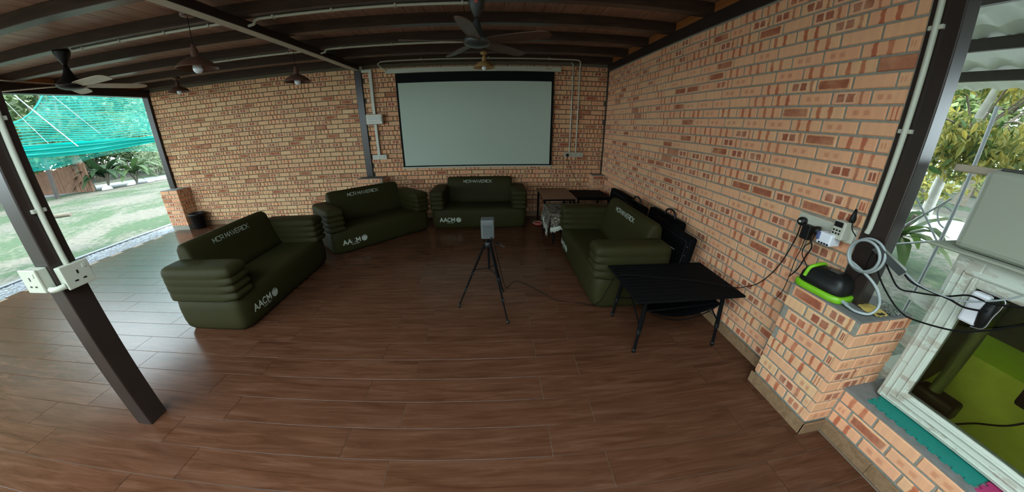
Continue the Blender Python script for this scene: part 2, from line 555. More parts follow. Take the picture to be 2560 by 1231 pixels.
# ------------------------------------------------------------------ columns, beams, ceiling
def column(x0, x1, y0, y1, z0, z1, label):
    m = MB().rbox(x0, x1, y0, y1, z0, z1, .006, 2)
    o = m.build('steel_column', STEEL)
    tag(o, label, 'column', kind='structure')
    return o
column(-2.405, -2.29, 1.09, 1.21, 0, 2.64, 'dark brown steel column standing free on the tile floor')
column(1.972, 2.072, 1.055, 1.19, .82, 2.62, 'dark brown steel column rising from the pump pillar')
column(-2.395, -2.275, 5.59, 5.69, .82, 2.64, 'dark steel column in the back wall beside the breaker box')
column(-6.765, -6.635, 5.56, 5.69, .82, 2.60, 'dark steel column at the garden end of the back wall')
column(1.955, 2.05, 5.57, 5.69, .82, 2.62, 'thin dark steel column in the corner behind the black cases')
def beam(x0, x1, y0, y1, z0, z1, label, mat=STEEL):
    o = MB().rbox(x0, x1, y0, y1, z0, z1, .004, 1).build('steel_beam', mat)
    tag(o, label, 'beam', kind='structure')
    return o
beam(-2.405, -2.275, 0.33, 5.60, 2.64, 2.715, 'steel beam with a pale grey underside running overhead to the back wall')
beam(1.955, 2.08, 0.33, 5.66, 2.60, 2.712, 'dark steel beam along the top of the right wall')
beam(-6.77, -6.62, 0.33, 5.66, 2.58, 2.712, 'dark steel beam over the open garden side')
MB().box(-2.475, -2.41, 0.33, 5.60, 2.672, 2.712).build('timber_batten', COPPER, tag(bpy.data.objects['steel_beam'],))
wf = MB().box(-5.0, 7.0, -5.2, -5.0, -.12, 4.4).build('wall_light_block', plain('light_block_grey', (.20,.19,.17), .8, var=.1))  # unseen wall added behind the viewer to block low front light
tag(wf, 'added plain grey wall behind the viewer that blocks light', 'wall', kind='structure')
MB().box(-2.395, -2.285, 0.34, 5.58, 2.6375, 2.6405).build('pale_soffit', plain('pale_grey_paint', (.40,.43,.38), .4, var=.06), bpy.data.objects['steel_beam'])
ce = MB().box(-7.5, 2.75, .33, 5.95, 2.83, 2.87).build('ceiling', JOIST)
tag(ce, 'dark timber ceiling of boards on joists', 'ceiling', kind='structure')
jm = MB().rbox(-7.3, 2.6, -.10, 0, 0, .105, .004, 1).mesh('joist', JOIST)
for k in range(-4, 5):
    obj('joist', jm, ce, (0, 2.99+.652*k, 2.712))
_bm_ = MB().rbox(-.098, .098, -.648, .648, 0, .012, .002, 1).mesh('board', BOARD)
for i in range(51):
    for j in range(4):
        obj('board', _bm_, ce, (-7.4+.2*i, 1.03+1.304*j+.002, 2.818))
_om = MB().rbox(-.02, .02, -.27, .27, 0, .10, .002, 1).mesh('infill_block', ORANGE)
for k in range(-4, 4):
    for x in (2.01, -6.70):
        obj('infill_block', _om, ce, (x, 3.266+.652*k, 2.713))

# ------------------------------------------------------------------ lettering helpers
GLY = {'M': [[(0,0),(0,1),(.5,.3),(1,1),(1,0)]], 'C': [[(1,.78),(.95,1),(.1,1),(0,.88),(0,.12),(.1,0),(1,0)]], 'c': [[(.5+.5*math.cos(math.radians(a)), .5+.5*math.sin(math.radians(a))) for a in range(50, 311, 20)]],
       'R': [[(0,0),(0,1),(.9,1),(1,.88),(1,.55),(.9,.45),(.25,.45)],[(.5,.45),(1,0)]], 'A': [[(0,0),(.5,1),(1,0)]],
       'Z': [[(0,0),(.5,1),(1,0)],[(.2,.35),(.8,.35)]],
       'V': [[(0,1),(.5,0),(1,1)]], 'E': [[(1,1),(0,1),(0,0),(1,0)],[(.1,.5),(.85,.5)]], 'I': [[(0,0),(0,1)]],
       'K': [[(0,0),(0,1)],[(1,1),(.15,.5),(1,0)]]}
def strokes(mb, text, org, ux, uy, h, wid, gap, t, space=.5):
    org, ux, uy = Vector(org), Vector(ux).normalized(), Vector(uy).normalized()
    nz = ux.cross(uy)
    x = 0.0
    for ch in text:
        if ch == ' ': x += wid*space; continue
        wd = wid if ch != 'I' else 0.0
        for pl in GLY[ch]:
            P = [org + ux*(x+p[0]*wd) + uy*(p[1]*h) for p in pl]
            for a, b in zip(P, P[1:]):
                d = (b-a).normalized(); s = nz.cross(d)*t/2
                a2, b2 = a-d*t*.4, b+d*t*.4
                mb.add([a2-s, b2-s, b2+s, a2+s], [(0,1,2,3)])
        x += wd + gap
    return x
def font_into(mb, text, org, ux, uy, size, align='LEFT'):
    cu = bpy.data.curves.new('tmp_text', 'FONT'); cu.body = text; cu.size = size; cu.align_x = align; cu.resolution_u = 2
    o = bpy.data.objects.new('tmp_text', cu); COL.objects.link(o)
    me = bpy.data.meshes.new_from_object(o)
    ux, uy = Vector(ux).normalized(), Vector(uy).normalized(); org = Vector(org)
    mb.add([org + ux*q.co.x + uy*q.co.y for q in me.vertices], [tuple(p.vertices) for p in me.polygons])
    bpy.data.objects.remove(o); bpy.data.curves.remove(cu); bpy.data.meshes.remove(me)

# ------------------------------------------------------------------ inflatable sofas
def sup(a, e):
    c, s = math.cos(a), math.sin(a)
    return (math.copysign(abs(c)**e, c), math.copysign(abs(s)**e, s))
def stack(mb, cx, cy, hx, hy, levels, e=.28, n=56, inset_fn=None):
    """closed puffed body: levels = [(z, inset)]"""
    vs_ = []; fs_ = []
    for lev in levels:
        z, ins = lev[0], lev[1]
        for k in range(n):
            c, s = sup(2*PI*k/n, e)
            i = ins if (inset_fn is None or len(lev) > 2) else ins*inset_fn(c, s)
            vs_.append((cx+c*max(hx-i, .001), cy+s*max(hy-i, .001), z))
    for i in range(len(levels)-1):
        for k in range(n):
            k2 = (k+1) % n
            fs_.append((i*n+k, i*n+k2, (i+1)*n+k2, (i+1)*n+k))
    fs_.append(tuple(range(n-1,-1,-1))); fs_.append(tuple(range((len(levels)-1)*n, len(levels)*n)))
    mb.add(vs_, fs_, True)
    return mb
def make_sofa(label):
    root = thing('inflatable_sofa', label, 'sofa', group='olive inflatable sofas round the projector')
    base = stack(MB(), 0, .365, .80, .365, [(0,.05),(.012,.03),(.05,.008),(.12,0),(.24,0),(.31,.006),(.342,.022),(.357,.05),(.362,.09),(.360,.30)], .17, 72).build('base', OLIVE, root)
    for sx in (-1, 1):
        lv = []; z = .335
        for hgt, dep in ((.075,.0045),(.075,.0045),(.07,.0035)):
            for t in (0,.15,.35,.5,.65,.85):
                lv.append((z+hgt*t, dep*(1-math.sin(PI*t)**.6)))
            z += hgt
        lv += [(z,.0035),(z+.012,.0015),(z+.03,0)]
        top_ = [(z+.062,.004),(z+.085,.016),(z+.098,.036),(z+.102,.075)]
        lv += [(a_, b_, 1) for a_, b_ in top_]
        f = lambda c, s: (lambda q: .75 + 5.5*q*q*(3-2*q))(max(0, min(1, (-s-.55)/.42)))
        a = stack(MB(), sx*.688, .35, .128, .37, lv, .24, 56, f).build('armrest', OLIVE, root)
    prof = [(.46,.345),(.50,.44),(.545,.58),(.575,.70),(.60,.765),(.64,.79),(.68,.785),(.708,.75),(.715,.66),(.72,.50),(.722,.40),(.71,.345)]
    cy, cz = .64, .57
    xs = [(-.585,.80),(-.578,.92),(-.56,.98),(-.53,1),(-.3,1.0),(0,1.0),(.3,1.0),(.53,1),(.56,.98),(.578,.92),(.585,.80)]
    vs_ = [(x, cy+(p[0]-cy)*k, cz+(p[1]-cz)*(k if p[1] > .4 else 1)) for x, k in xs for p in prof]
    n = len(prof)
    fs_ = [(i*n+j, i*n+(j+1)%n, (i+1)*n+(j+1)%n, (i+1)*n+j) for i in range(len(xs)-1) for j in range(n)]
    fs_ += [tuple(range(n)), tuple(range((len(xs)-1)*n, len(xs)*n))]
    br = MB().add(vs_, fs_, True).build('backrest', OLIVE, root)
    # lettering on the backrest (plane through (.545,.58)-(.60,.765))
    uy = Vector((0, .575-.545, .70-.58)).normalized()
    nf = Vector((1,0,0)).cross(uy)
    o = Vector((-.285, .545+.0275, .58+.11)) + nf*.004
    m = MB(); strokes(m, 'MCR MAVERICK', o, (1,0,0), uy, .046, .038, .0105, .0055)
    m.build('lettering', PRINT, br, fix=False)['label'] = 'pale letters MCR MAVERICK'
    m = MB(); y = -.0045
    strokes(m, 'ZZcM', (-.655, y, .14), (1,0,0), (0,0,1), .062, .050, .014, .013)
    font_into(m, 'since 2021', (-.425, y, .112), (1,0,0), (0,0,1), .026, 'RIGHT')
    gc = Vector((-.345, y, .168)); R = .043
    for k in range(6):
        z0, z1 = -R+.002+k*.0105, -R+.002+k*.0105+.0078
        h0, h1 = math.sqrt(max(0,R*R-z0*z0)), math.sqrt(max(0,R*R-z1*z1))
        m.add([gc+Vector((-h0,0,z0)), gc+Vector((h0,0,z0)), gc+Vector((h1,0,z1)), gc+Vector((-h1,0,z1))], [(0,1,2,3)])
    def ring(c, ro, ri, a0, a1, nn=20):
        P = []
        for i in range(nn+1):
            a = a0+(a1-a0)*i/nn
            P += [c+Vector((math.cos(a)*ro,0,math.sin(a)*ro)), c+Vector((math.cos(a)*ri,0,math.sin(a)*ri))]
        m.add(P, [(2*i,2*i+2,2*i+3,2*i+1) for i in range(nn)])
    ring(gc, R, R-.006, 0, PI*1.05)
    ring(gc+Vector((-.006,0,.017)), .016, .011, 0, 2*PI); ring(gc+Vector((-.006,0,.017)), .005, 0, 0, 2*PI, 8)
    m.build('logo', PRINT, base, fix=False)['label'] = 'pale AACM print with striped globe'
    return root
sofas = [((-.305, 4.87), 0, 'olive inflatable sofa against the wall directly under the projection screen'),
         ((-2.285, 2.88), PI/2, 'olive inflatable sofa nearest the open lawn, beside the free-standing column'),
         ((-1.70, 4.335), PI/4, 'olive inflatable sofa set at an angle between two others'),
         ((.885, 3.17), -PI/2, 'olive inflatable sofa with its end behind the black folding table')]
proto = make_sofa(sofas[0][2])
for i, ((x, y), rz, lab) in enumerate(sofas):
    o = proto if i == 0 else copy_tree(proto)
    o.location = (x, y, 0); o.rotation_euler = (0, 0, rz); o['label'] = lab

# ------------------------------------------------------------------ projection screen
ps = thing('projection_screen', 'large pull-down projection screen with black border on the brick wall', 'screen', (-.345, 5.57, 0))
MB().rbox(-1.47, 1.45, -.045, .028, 2.553, 2.632, .006, 2).build('casing', PVC, ps)
MB().rbox(-1.485, -1.462, -.048, .03, 2.548, 2.636, .004, 1).build('end_cap', PVCW, ps)
MB().rbox(1.44, 1.462, -.048, .03, 2.548, 2.636, .004, 1).build('end_cap', PVCW, ps)
MB().box(-1.335, 1.35, -.004, 0, .972, 2.56).build('black_border', SCREENB, ps)
MB().box(-1.30, 1.312, -.0055, -.0042, .995, 2.398).build('white_surface', SCREENW, ps)
MB().rbox(-1.355, 1.37, -.014, .012, .948, .974, .004, 2).build('bottom_bar', PVC, ps)
m = MB().box(1.20, 1.30, -.0465, -.0455, 2.590, 2.600)
m.build('brand_mark', plain('red_print', (.35,.10,.08), .5), ps)

# ------------------------------------------------------------------ ceiling fans
def blade_mesh(mat):
    m = MB()
    ys = [(.10,.045),(.16,.055),(.26,.062),(.42,.064),(.56,.062),(.62,.055),(.65,.036),(.66,.012)]
    V = []
    for r, hw in ys:
        tw = -.22
        for s in (-1, 1):
            V.append((r, s*hw, s*hw*tw)); 
        for s in (-1, 1):
            V.append((r, s*hw, s*hw*tw-.007))
    F = []
    for i in range(len(ys)-1):
        a, b = i*4, (i+1)*4
        F += [(a,b,b+1,a+1),(a+2,a+3,b+3,b+2),(a,a+2,b+2,b),(a+1,b+1,b+3,a+3)]
    F += [(0,1,3,2), (len(V)-4,len(V)-2,len(V)-1,len(V)-3)]
    m.add(V, F)
    return m
def make_fan(label, x, y, zt, zh, a0, bm_, body):
    root = thing('ceiling_fan', label, 'fan', (x, y, zt), group='ceiling fans hung from the joists')
    d = zh-zt
    cn = MB().lathe([(.0,0),(.072,0),(.072,-.02),(.05,-.08),(.022,-.135),(.018,-.14),(0,-.14)], n=24, cap=False).build('canopy', body, root)
    MB().tube([(0,0,-.13),(0,0,d+.06)], .014, 12).build('downrod', body, root)
    MB().lathe([(0,d+.20),(.017,d+.20),(.024,d+.17),(.036,d+.13),(.052,d+.095),(.075,d+.06),(.105,d+.03),(.125,d+.012),(.125,d-.01),(.105,d-.03),(.07,d-.043),(.03,d-.05),(0,d-.051)], n=32, cap=False).build('motor', body, root)
    me = blade_mesh(bm_).mesh('blade', bm_)
    for k in range(5):
        o = obj('blade', me, root, (0, 0, d), math.radians(a0+72*k))
    return root, cn
fan1, cn1 = make_fan('walnut-bladed ceiling fan hanging in front of the projection screen', -.15, 2.945, 2.712, 2.375, -24.5, WALNUT, DARKMETAL)
MB().box(-.012, .012, -.0735, -.0715, -.045, -.02).build('badge', plain('red_badge', (.6,.12,.1), .5), fan1)
fan2, cn2 = make_fan('pale-bladed ceiling fan hanging over the garden side', -4.47, 2.945, 2.712, 2.375, -8, PALEWOOD, BLACKP)

# ------------------------------------------------------------------ pendant lamps
def make_lamp(label, x, y, zt, zs, shade):
    root = thing('pendant_lamp', label, 'lamp', (x, y, zt), group='dome pendant lamps')
    d = zs-zt
    MB().lathe([(0,0),(.052,0),(.052,-.028),(.045,-.034),(0,-.034)], n=20, cap=False).build('ceiling_rose', shade, root)
    MB().tube([(0,0,-.03),(0,0,d+.13)], .003, 6).build('cord', CORD, root)
    MB().lathe([(0,d+.145),(.012,d+.145),(.02,d+.12),(.028,d+.10),(.028,d+.04),(.034,d+.03),(0,d+.03)], n=18, cap=False).build('lamp_holder', shade, root)
    MB().lathe([(.028,d+.045),(.06,d+.038),(.10,d+.018),(.135,d-.01),(.155,d-.036),(.158,d-.042),(.150,d-.036),(.13,d-.012),(.096,d+.012),(.056,d+.031),(.02,d+.036)], n=36, cap=False).build('shade', shade, root)
    MB().lathe([(0,d+.03),(.016,d+.025),(.02,d),(.034,d-.025),(.037,d-.045),(.030,d-.066),(.016,d-.078),(0,d-.081)], n=20, cap=False).build('bulb', BULB, root)
    return root
make_lamp('brown dome pendant lamp hanging nearest beside the overhead beam', -2.445, 2.54, 2.672, 2.285, COPPER)
make_lamp('brown dome pendant lamp farther along the overhead beam', -2.445, 3.97, 2.672, 2.325, COPPER)
make_lamp('small brown dome pendant lamp by the garden end of the back wall', -5.17, 4.90, 2.712, 2.53, COPPER)
make_lamp('ochre dome pendant lamp in front of the screen casing', -.155, 4.90, 2.712, 2.535, BRASS)

# ------------------------------------------------------------------ conduits and electrical boxes
def conduit(label, pts, r=.0125, clips=(), name='conduit_pipe', n=10):
    root = thing(name, label, 'conduit', pts[0])
    o = Vector(pts[0])
    MB().tube([Vector(p)-o for p in pts], r, n).build('pipe', PVC, root)
    for c, ax in clips:
        c = Vector(c)-o
        m = MB()
        if ax == 'x': m.rbox(c.x-.009, c.x+.009, c.y-r-.006, c.y+r+.006, c.z-r-.002, c.z+r+.012, .002, 1)
        elif ax == 'zx': m.rbox(c.x-.004, c.x+r+.006, c.y-r-.016, c.y+r+.016, c.z-.010, c.z+.010, .002, 1)
        elif ax == 'ze': m.rbox(c.x-r-.006, c.x+.004, c.y-r-.016, c.y+r+.016, c.z-.010, c.z+.010, .002, 1)
        else: m.rbox(c.x-r-.012, c.x+r+.012, c.y-.004, c.y+r+.006, c.z-.009, c.z+.009, .002, 1)
        m.build('clip', PVCW, root)
    return root
def bend(a, b, c, r=.04, n=5):
    a, b, c = Vector(a), Vector(b), Vector(c)
    p0, p1 = b+(a-b).normalized()*r, b+(c-b).normalized()*r
    return [((1-t)**2)*p0+2*t*(1-t)*b+t*t*p1 for t in [i/n for i in range(n+1)]]
y1, y2, zc = 2.975, 4.265, 2.699
conduit('white conduit along the joist leading to the walnut fan', [(-.215,y1,zc), (-2.13,y1,zc)] + bend((-2.13,y1,zc),(-2.20,y1+.03,zc),(-2.20,y1+.03,2.655),.03)[1:] + [(-2.262,y1+.03,2.66)],
        clips=[((x,y1,zc),'x') for x in (-.27,-.85,-1.42,-1.98)])
conduit('white conduit along the joist leading to the pale fan', [(-4.36,y1,zc), (-2.42,y1,zc)], clips=[((x,y1,zc),'x') for x in (-4.2,-3.7,-3.15,-2.65)])
conduit('white conduit along the next joist behind the walnut fan', [(-.35,y2,zc), (-2.13,y2,zc)] + bend((-2.13,y2,zc),(-2.20,y2+.03,zc),(-2.20,y2+.03,2.655),.03)[1:] + [(-2.262,y2+.03,2.66)],
        clips=[((x,y2,zc),'x') for x in (-.7,-1.3,-1.95)])
conduit('white conduit along the next joist above the far pendant lamp', [(-3.9,y2,zc), (-2.5,y2,zc)], clips=[((x,y2,zc),'x') for x in (-3.6,-3.1,-2.7)])
yb = 5.587
conduit('white conduit over the screen, lower of two, turning down to the wall socket',
        [(-2.17,yb,2.722)] + bend((-2.17,yb,2.722),(1.335,yb,2.722),(1.335,yb,1.2),.07) + [(1.335,yb,1.2)], clips=[((x,yb,2.722),'x') for x in (-1.2,.4)], r=.0115)
yb2 = 5.475
conduit('white conduit over the screen, upper of two, turning down to the wall socket',
        [(-1.80,5.52,2.60),(-1.90,5.49,2.66),(-1.93,yb2,2.705),(-1.88,yb2,2.735),(-1.78,yb2,2.742)] + bend((-1.78,yb2,2.742),(1.44,yb2,2.742),(1.445,yb,2.60),.08) + [(1.452,5.57,2.6),(1.455,yb,2.45),(1.455,yb,1.2)],
        clips=[((x,yb2,2.742),'x') for x in (-1.2,-.1,.9)], r=.0115)
# cable trunking and breaker box
tk = thing('cable_trunking', 'white cable trunking dropping past the breaker box', 'trunking', (-2.12, 5.59, 1.2))
MB().rbox(-.145, .04, -.02, .018, 1.40, 1.45, .004, 1).build('duct', PVC, tk)
MB().rbox(-.02, .035, -.022, .018, .70, 1.44, .004, 1).build('duct', PVC, tk)
MB().rbox(-.015, .035, -.022, .018, 0, .55, .004, 1).build('duct', PVC, tk)
MB().rbox(-.17, -.11, -.06, .0, 1.44, 1.50, .006, 1).build('junction_box', PVCW, tk)
db = thing('breaker_box', 'grey-white breaker box mounted on the brick by the column', 'breaker box', (-2.10, 5.595, 1.74))
MB().rbox(-.145, .145, -.085, 0, 0, .168, .008, 2).build('body', PVCW, db)
MB().rbox(-.13, .13, -.092, -.083, .045, .125, .004, 1).build('door', PVC, db)
MB().box(-.095, .10, -.094, -.0915, .075, .10).build('breaker_window', plain('smoked_window', (.03,.04,.035), .2), db)
for k in range(8):
    MB().box(-.085+.023*k, -.070+.023*k, -.0955, -.0938, .080, .094).build('switch', PVCW, db)
def socket_plate(label, x, z, y, n, holes=True, w_=.086, mark=True):
    root = thing('wall_socket', label, 'socket', (x, y, z), group='sockets on the back wall')
    W = n*.088
    MB().rbox(0, W, -.03, 0, 0, .084, .005, 2).build('plate', PVCW, root)
    for i in range(n):
        c = .044+.088*i
        for dx, dz, a, b in ((0,.054,.003,.007),(-.013,.032,.005,.003),(.013,.032,.005,.003)):
            MB().box(c+dx-a, c+dx+a, -.0308, -.029, dz-b, dz+b).build('slot', BLACKP, root)
        MB().rbox(c+.022, c+.034, -.034, -.029, .058, .074, .001, 1).build('switch', PVC, root)
    return root
socket_plate('white triple socket plate at the foot of the trunking', -2.235, 1.128, 5.597, 3)
socket_plate('white four-gang socket plate right of the screen', 1.24, 1.121, 5.597, 4)
pl = thing('black_plug', 'round black plug in the socket right of the screen', 'plug', (1.295, 5.567, 1.155))
MB().lathe([(0,.03),(.018,.03),(.026,.022),(.028,0),(0,0)], n=20, cap=False, axis=(0,-1,0)).build('plug_body', BLACKP, pl)
MB().tube(spline([(0,-.02,-.02),(.01,-.03,-.10),(.10,-.035,-.30),(.23,-.04,-.50),(.34,-.10,-.62),(.42,-.12,-.64)]), .0035, 6).build('cord', CORD, pl)

# free-standing column: conduit and two sockets
conduit('white conduit running down the free-standing column', [(-2.276,1.155,2.64),(-2.276,1.155,1.12)], clips=[((-2.276,1.155,z),'ze') for z in (1.42,1.86,2.3)], r=.0135)
def box_socket(label, loc, rz):
    root = thing('surface_socket', label, 'socket', loc, rz, 'surface sockets on the free-standing column')
    MB().rbox(-.062, .062, -.045, 0, -.06, .06, .005, 2).build('back_box', PVC, root)
    MB().rbox(-.066, .066, -.056, -.044, -.064, .064, .004, 2).build('face_plate', PVCW, root)
    for dx, dz, a, b in ((0,.014,.004,.010),(-.02,-.028,.008,.004),(.02,-.028,.008,.004)):
        MB().box(dx-a, dx+a, -.0572, -.055, dz-b, dz+b).build('slot', BLACKP, root)
    MB().rbox(.03, .046, -.060, -.055, .024, .046, .001, 1).build('switch', PVC, root)
    return root
box_socket('white surface socket on the column face toward the sofas', (-2.29, 1.16, 1.07), PI/2)
box_socket('white surface socket on the column face toward the viewer', (-2.375, 1.09, 1.085), 0)
conduit('short white elbow joining the two column sockets', [(-2.31,1.06,1.03),(-2.285,1.055,1.028),(-2.268,1.07,1.028),(-2.262,1.095,1.03)], r=.016, name='conduit_elbow')
# column by the tank
conduit('white conduit running down the column on the pump pillar', [(1.958,1.145,2.6),(1.958,1.145,1.245),(1.958,1.15,1.215)], clips=[((1.958,1.145,z),'zx') for z in (1.74,2.2)], r=.0135)

# ------------------------------------------------------------------ folding table by the right wall
ft = thing('folding_table', 'black roll-top folding camp table against the right wall', 'table', (1.43, 2.02, 0))
for k in range(12):
    y = -.305+.0515*k
    MB().rbox(-.455, .455, y+.001, y+.0495, .484, .500, .003, 1).build('slat', BLACKM, ft)
for sx in (-1, 1):
    MB().tube([(sx*.36,-.27,.472),(sx*.36,.27,.472)], .011, 8).build('top_rail', BLACKM, ft)
for sx, sy in ((-1,-1),(1,-1),(-1,1),(1,1)):
    a = Vector((sx*.33, sy*.21, .47)); b = Vector((sx*(.37 if sx < 0 else .34), sy*.25, .012))
    mid = a.lerp(b, .62)
    lg = MB().tube([a, mid], .0165, 10).tube([mid, b], .0115, 10).build('leg', BLACKM, ft)
    MB().tube([a.lerp(b,.58), a.lerp(b,.66)], .0195, 10).build('clamp', BLACKP, lg)
    MB().lathe([(0,-.012),(.016,-.012),(.016,.012),(.012,.018),(0,.018)], b, 12, False).build('rubber_foot', BLACKP, lg)
    MB().lathe([(0,0),(.006,0),(.005,.004),(0,.005)], a+Vector((0,-.0165,-.02)), 8, False, (0,-1,0)).build('rivet', plain('bright_rivet', (.6,.6,.58), .3, .8), lg)
for sx in (-1, 1):
    MB().tube([(sx*.345,-.215,.22),(sx*.335,.21,.46)], .006, 6).build('brace', BLACKM, ft)
    MB().tube([(sx*.345,.215,.22),(sx*.335,-.21,.46)], .006, 6).build('brace', BLACKM, ft)
for sy in (-1, 1):
    MB().tube([(-.34,sy*.22,.36),(.34,sy*.22,.40)], .006, 6).build('brace', BLACKM, ft)
MB().grid(lambda u, v: Vector((-.33+.66*u, -.21+.42*v, .38-.13*math.sin(PI*u)**.8*(.75+.25*math.sin(PI*v)))), 16, 8).build('storage_net', BLACKF, ft)
MB().tube(spline([(-.33,-.21,.38),(-.2,-.212,.30),(0,-.215,.255),(.2,-.212,.30),(.33,-.21,.38)]), .005, 6).build('net_hem', BLACKM, ft)

# ------------------------------------------------------------------ tripod and projector
tp = thing('tripod', 'thin black camera tripod standing in the middle of the floor', 'tripod', (-.085, 2.49, 0))
feet = [(-.305,.01),(.16,-.275),(.13,.275)]
for fx, fy in feet:
    top = Vector((fx*.10, fy*.10, .665)); foot = Vector((fx, fy, .012))
    m1, m2 = top.lerp(foot, .45), top.lerp(foot, .72)
    lg = MB().tube([top, m1], .0105, 8).tube([m1, m2], .0085, 8).tube([m2, foot], .0065, 8).build('leg', BLACKM, tp)
    for q in (m1, m2):
        MB().rbox(q.x-.014, q.x+.014, q.y-.012, q.y+.012, q.z-.016, q.z+.016, .004, 1).build('leg_lock', BLACKP, lg)
    MB().lathe([(0,-.012),(.012,-.012),(.014,0),(.008,.02),(0,.02)], foot, 10, False).build('rubber_foot', BLACKP, lg)
    MB().tube([(0,0,.425), top.lerp(foot,.40)], .0045, 6).build('spreader', BLACKM, tp)
MB().tube([(0,0,.41),(0,0,.70)], .0105, 10).build('centre_column', BLACKM, tp)
MB().lathe([(0,.63),(.03,.63),(.034,.65),(.034,.68),(.022,.69),(0,.69)], n=16, cap=False).build('shoulder', BLACKP, tp)
MB().lathe([(0,.69),(.018,.69),(.018,.712),(.03,.716),(.03,.727),(0,.727)], n=16, cap=False).build('head', BLACKP, tp)
h_ = MB().tube([(.015,-.005,.70),(.135,-.05,.655)], .005, 8).build('pan_handle', BLACKM, tp)
MB().tube([(.10,-.037,.668),(.145,-.054,.651)], .0085, 8).build('grip', BLACKP, h_)
pj = thing('projector', 'small grey box projector with ribbed back on the tripod', 'projector', (-.085, 2.49, .727))
MB().rbox(-.0575, .0575, -.055, .06, .0, .172, .012, 3).build('body', GREYP, pj)
for k in range(9):
    MB().rbox(-.042, .042, -.0585, -.054, .020+.0125*k, .026+.0125*k, .0012, 1).build('rib', plain('dark_grey_rib', (.05,.06,.06), .5), pj)
MB().lathe([(0,0),(.026,0),(.026,.012),(.020,.014),(0,.010)], (0,.06,.11), 20, False, (0,1,0)).build('lens', BLACKP, pj)
MB().rbox(.022, .038, -.075, -.05, .006, .022, .003, 1).build('power_jack', BLACKP, pj)
pc = MB().tube(spline([(-.055,2.42,.735),(-.03,2.38,.70),(.02,2.45,.42),(.06,2.7,.12),(.10,2.85,.008),(.20,2.98,.006),(.38,2.82,.006),(.58,2.57,.006),(.80,2.50,.006),(.92,2.33,.10),(.96,2.20,.36),(1.0,2.12,.508),(1.3,2.06,.507),(1.6,1.98,.507),(1.86,1.84,.508),(1.93,1.80,.53),(1.945,1.70,.62),(1.95,1.60,.80),(1.945,1.54,1.02),(1.925,1.515,1.14)], 8), .0035, 6)
tag(pc.build('power_cable', CORD), 'black power cable trailing from the projector over the folding table to the wall', 'cable')

# ------------------------------------------------------------------ black cases behind the sofa
def case(label, y0, y1, xb, xt, h, handle, mark=False):
    L = y1-y0
    root = thing('carry_case', label, 'case', (xb, y0, 0), group='black carry cases leaning on the right wall')
    lean = math.atan2(xt-xb, h)
    R = Matrix.Rotation(lean, 4, 'Y')
    MB().rbox(-.045, .045, 0, L, .004, h, .03, 3, R).build('body', BLACKF, root)
    MB().tube([R @ Vector((-.046, .04, .05)), R @ Vector((-.046, .04, h-.05)), R @ Vector((-.046, L-.04, h-.05)), R @ Vector((-.046, L-.04, .05))], .006, 6).build('piping', BLACKP, root)
    for hy in handle:
        MB().tube(spline([R @ Vector((-.02, hy-.10, h-.02)), R @ Vector((-.02, hy-.085, h+.05)), R @ Vector((-.02, hy, h+.075)), R @ Vector((-.02, hy+.085, h+.05)), R @ Vector((-.02, hy+.10, h-.02))], 5), .011, 8).build('handle', BLACKP, root)
    for k in range(7):
        zz = .1+.09*k
        if zz < h-.05:
            MB().lathe([(0,0),(.004,0),(.003,.003),(0,.004)], R @ Vector((-.045,.012,zz)), 6, False, (-1,0,0)).build('stud', plain('bright_rivet', (.6,.6,.58), .3, .8), root)
    if mark:
        m = MB(); uy = R @ Vector((0,0,1))
        for k in range(9):
            c_ = R @ Vector((-.0468, .33-.017*k, h*.74))
            m.add([c_, c_+Vector((0,-.011,0)), c_+Vector((0,-.011,0))+uy*.007, c_+uy*.007], [(0,1,2,3)])
        m.build('print', PRINT, root)
    return root
case('black carry case nearest the viewer behind the right sofa, small white print', 2.36, 3.12, 1.71, 1.80, .73, (), True)
case('black carry case with a loop handle, second behind the right sofa', 2.72, 3.40, 1.83, 1.905, .76, (.25,))
case('black carry case with a loop handle, third behind the right sofa', 3.41, 3.97, 1.74, 1.83, .74, (.25,))
case('flat black folded case farthest back near the corner', 3.98, 4.66, 1.80, 1.88, .74, ())

# ------------------------------------------------------------------ corner tables
def small_table(name, label, x0, x1, y0, y1, z, mat, leg=BLACKM):
    root = thing(name, label, 'table', (x0, y0, 0))
    X, Y = x1-x0, y1-y0
    MB().rbox(0, X, 0, Y, z-.02, z, .004, 1).build('table_top', mat, root)
    MB().box(.02, X-.02, .02, Y-.02, z-.05, z-.02).build('apron', leg, root)
    for a in (.035, X-.035):
        for b in (.035, Y-.035):
            MB().rbox(a-.014, a+.014, b-.014, b+.014, 0, z-.04, .003, 1).build('leg', leg, root)
    return root
small_table('side_table', 'brown-topped table in the back corner next to the middle sofa', .745, 1.305, 4.72, 5.57, .55, wood_tile('brown_laminate', (.10,.05,.03), (.13,.068,.042), (.16,.085,.055), .3))
small_table('side_table', 'black-topped table in the back corner against both walls', 1.315, 1.90, 4.76, 5.36, .55, BLACKM)
small_table('low_table', 'low black table under the patterned fringed cloth', .80, 1.66, 4.12, 4.66, .47, BLACKM)
def cloth_mat():
    t = NT('patterned_cloth')
    c = t.coord()
    vn = t.n('ShaderNodeTexVoronoi'); t.link(c, vn.inputs['Vector']); vn.inputs['Scale'].default_value = 14
    f = t.noise(c, 22, 4, .6)
    k = t.math('MULTIPLY', vn.outputs['Distance'], f)
    t.color(t.ramp(k, [(.08, (.30,.26,.19)), (.16, (.02,.02,.018)), (.26, (.18,.15,.11)), (.4, (.02,.02,.02))]))
    t.set(Roughness=.95)
    return t.m
CLOTH = cloth_mat()
FRINGE = plain('white_fringe', (.62, .66, .55), .9, var=.1)
tc = thing('tablecloth', 'dark patterned cloth with white fringe over the low table', 'tablecloth', (.78, 4.10, .472))
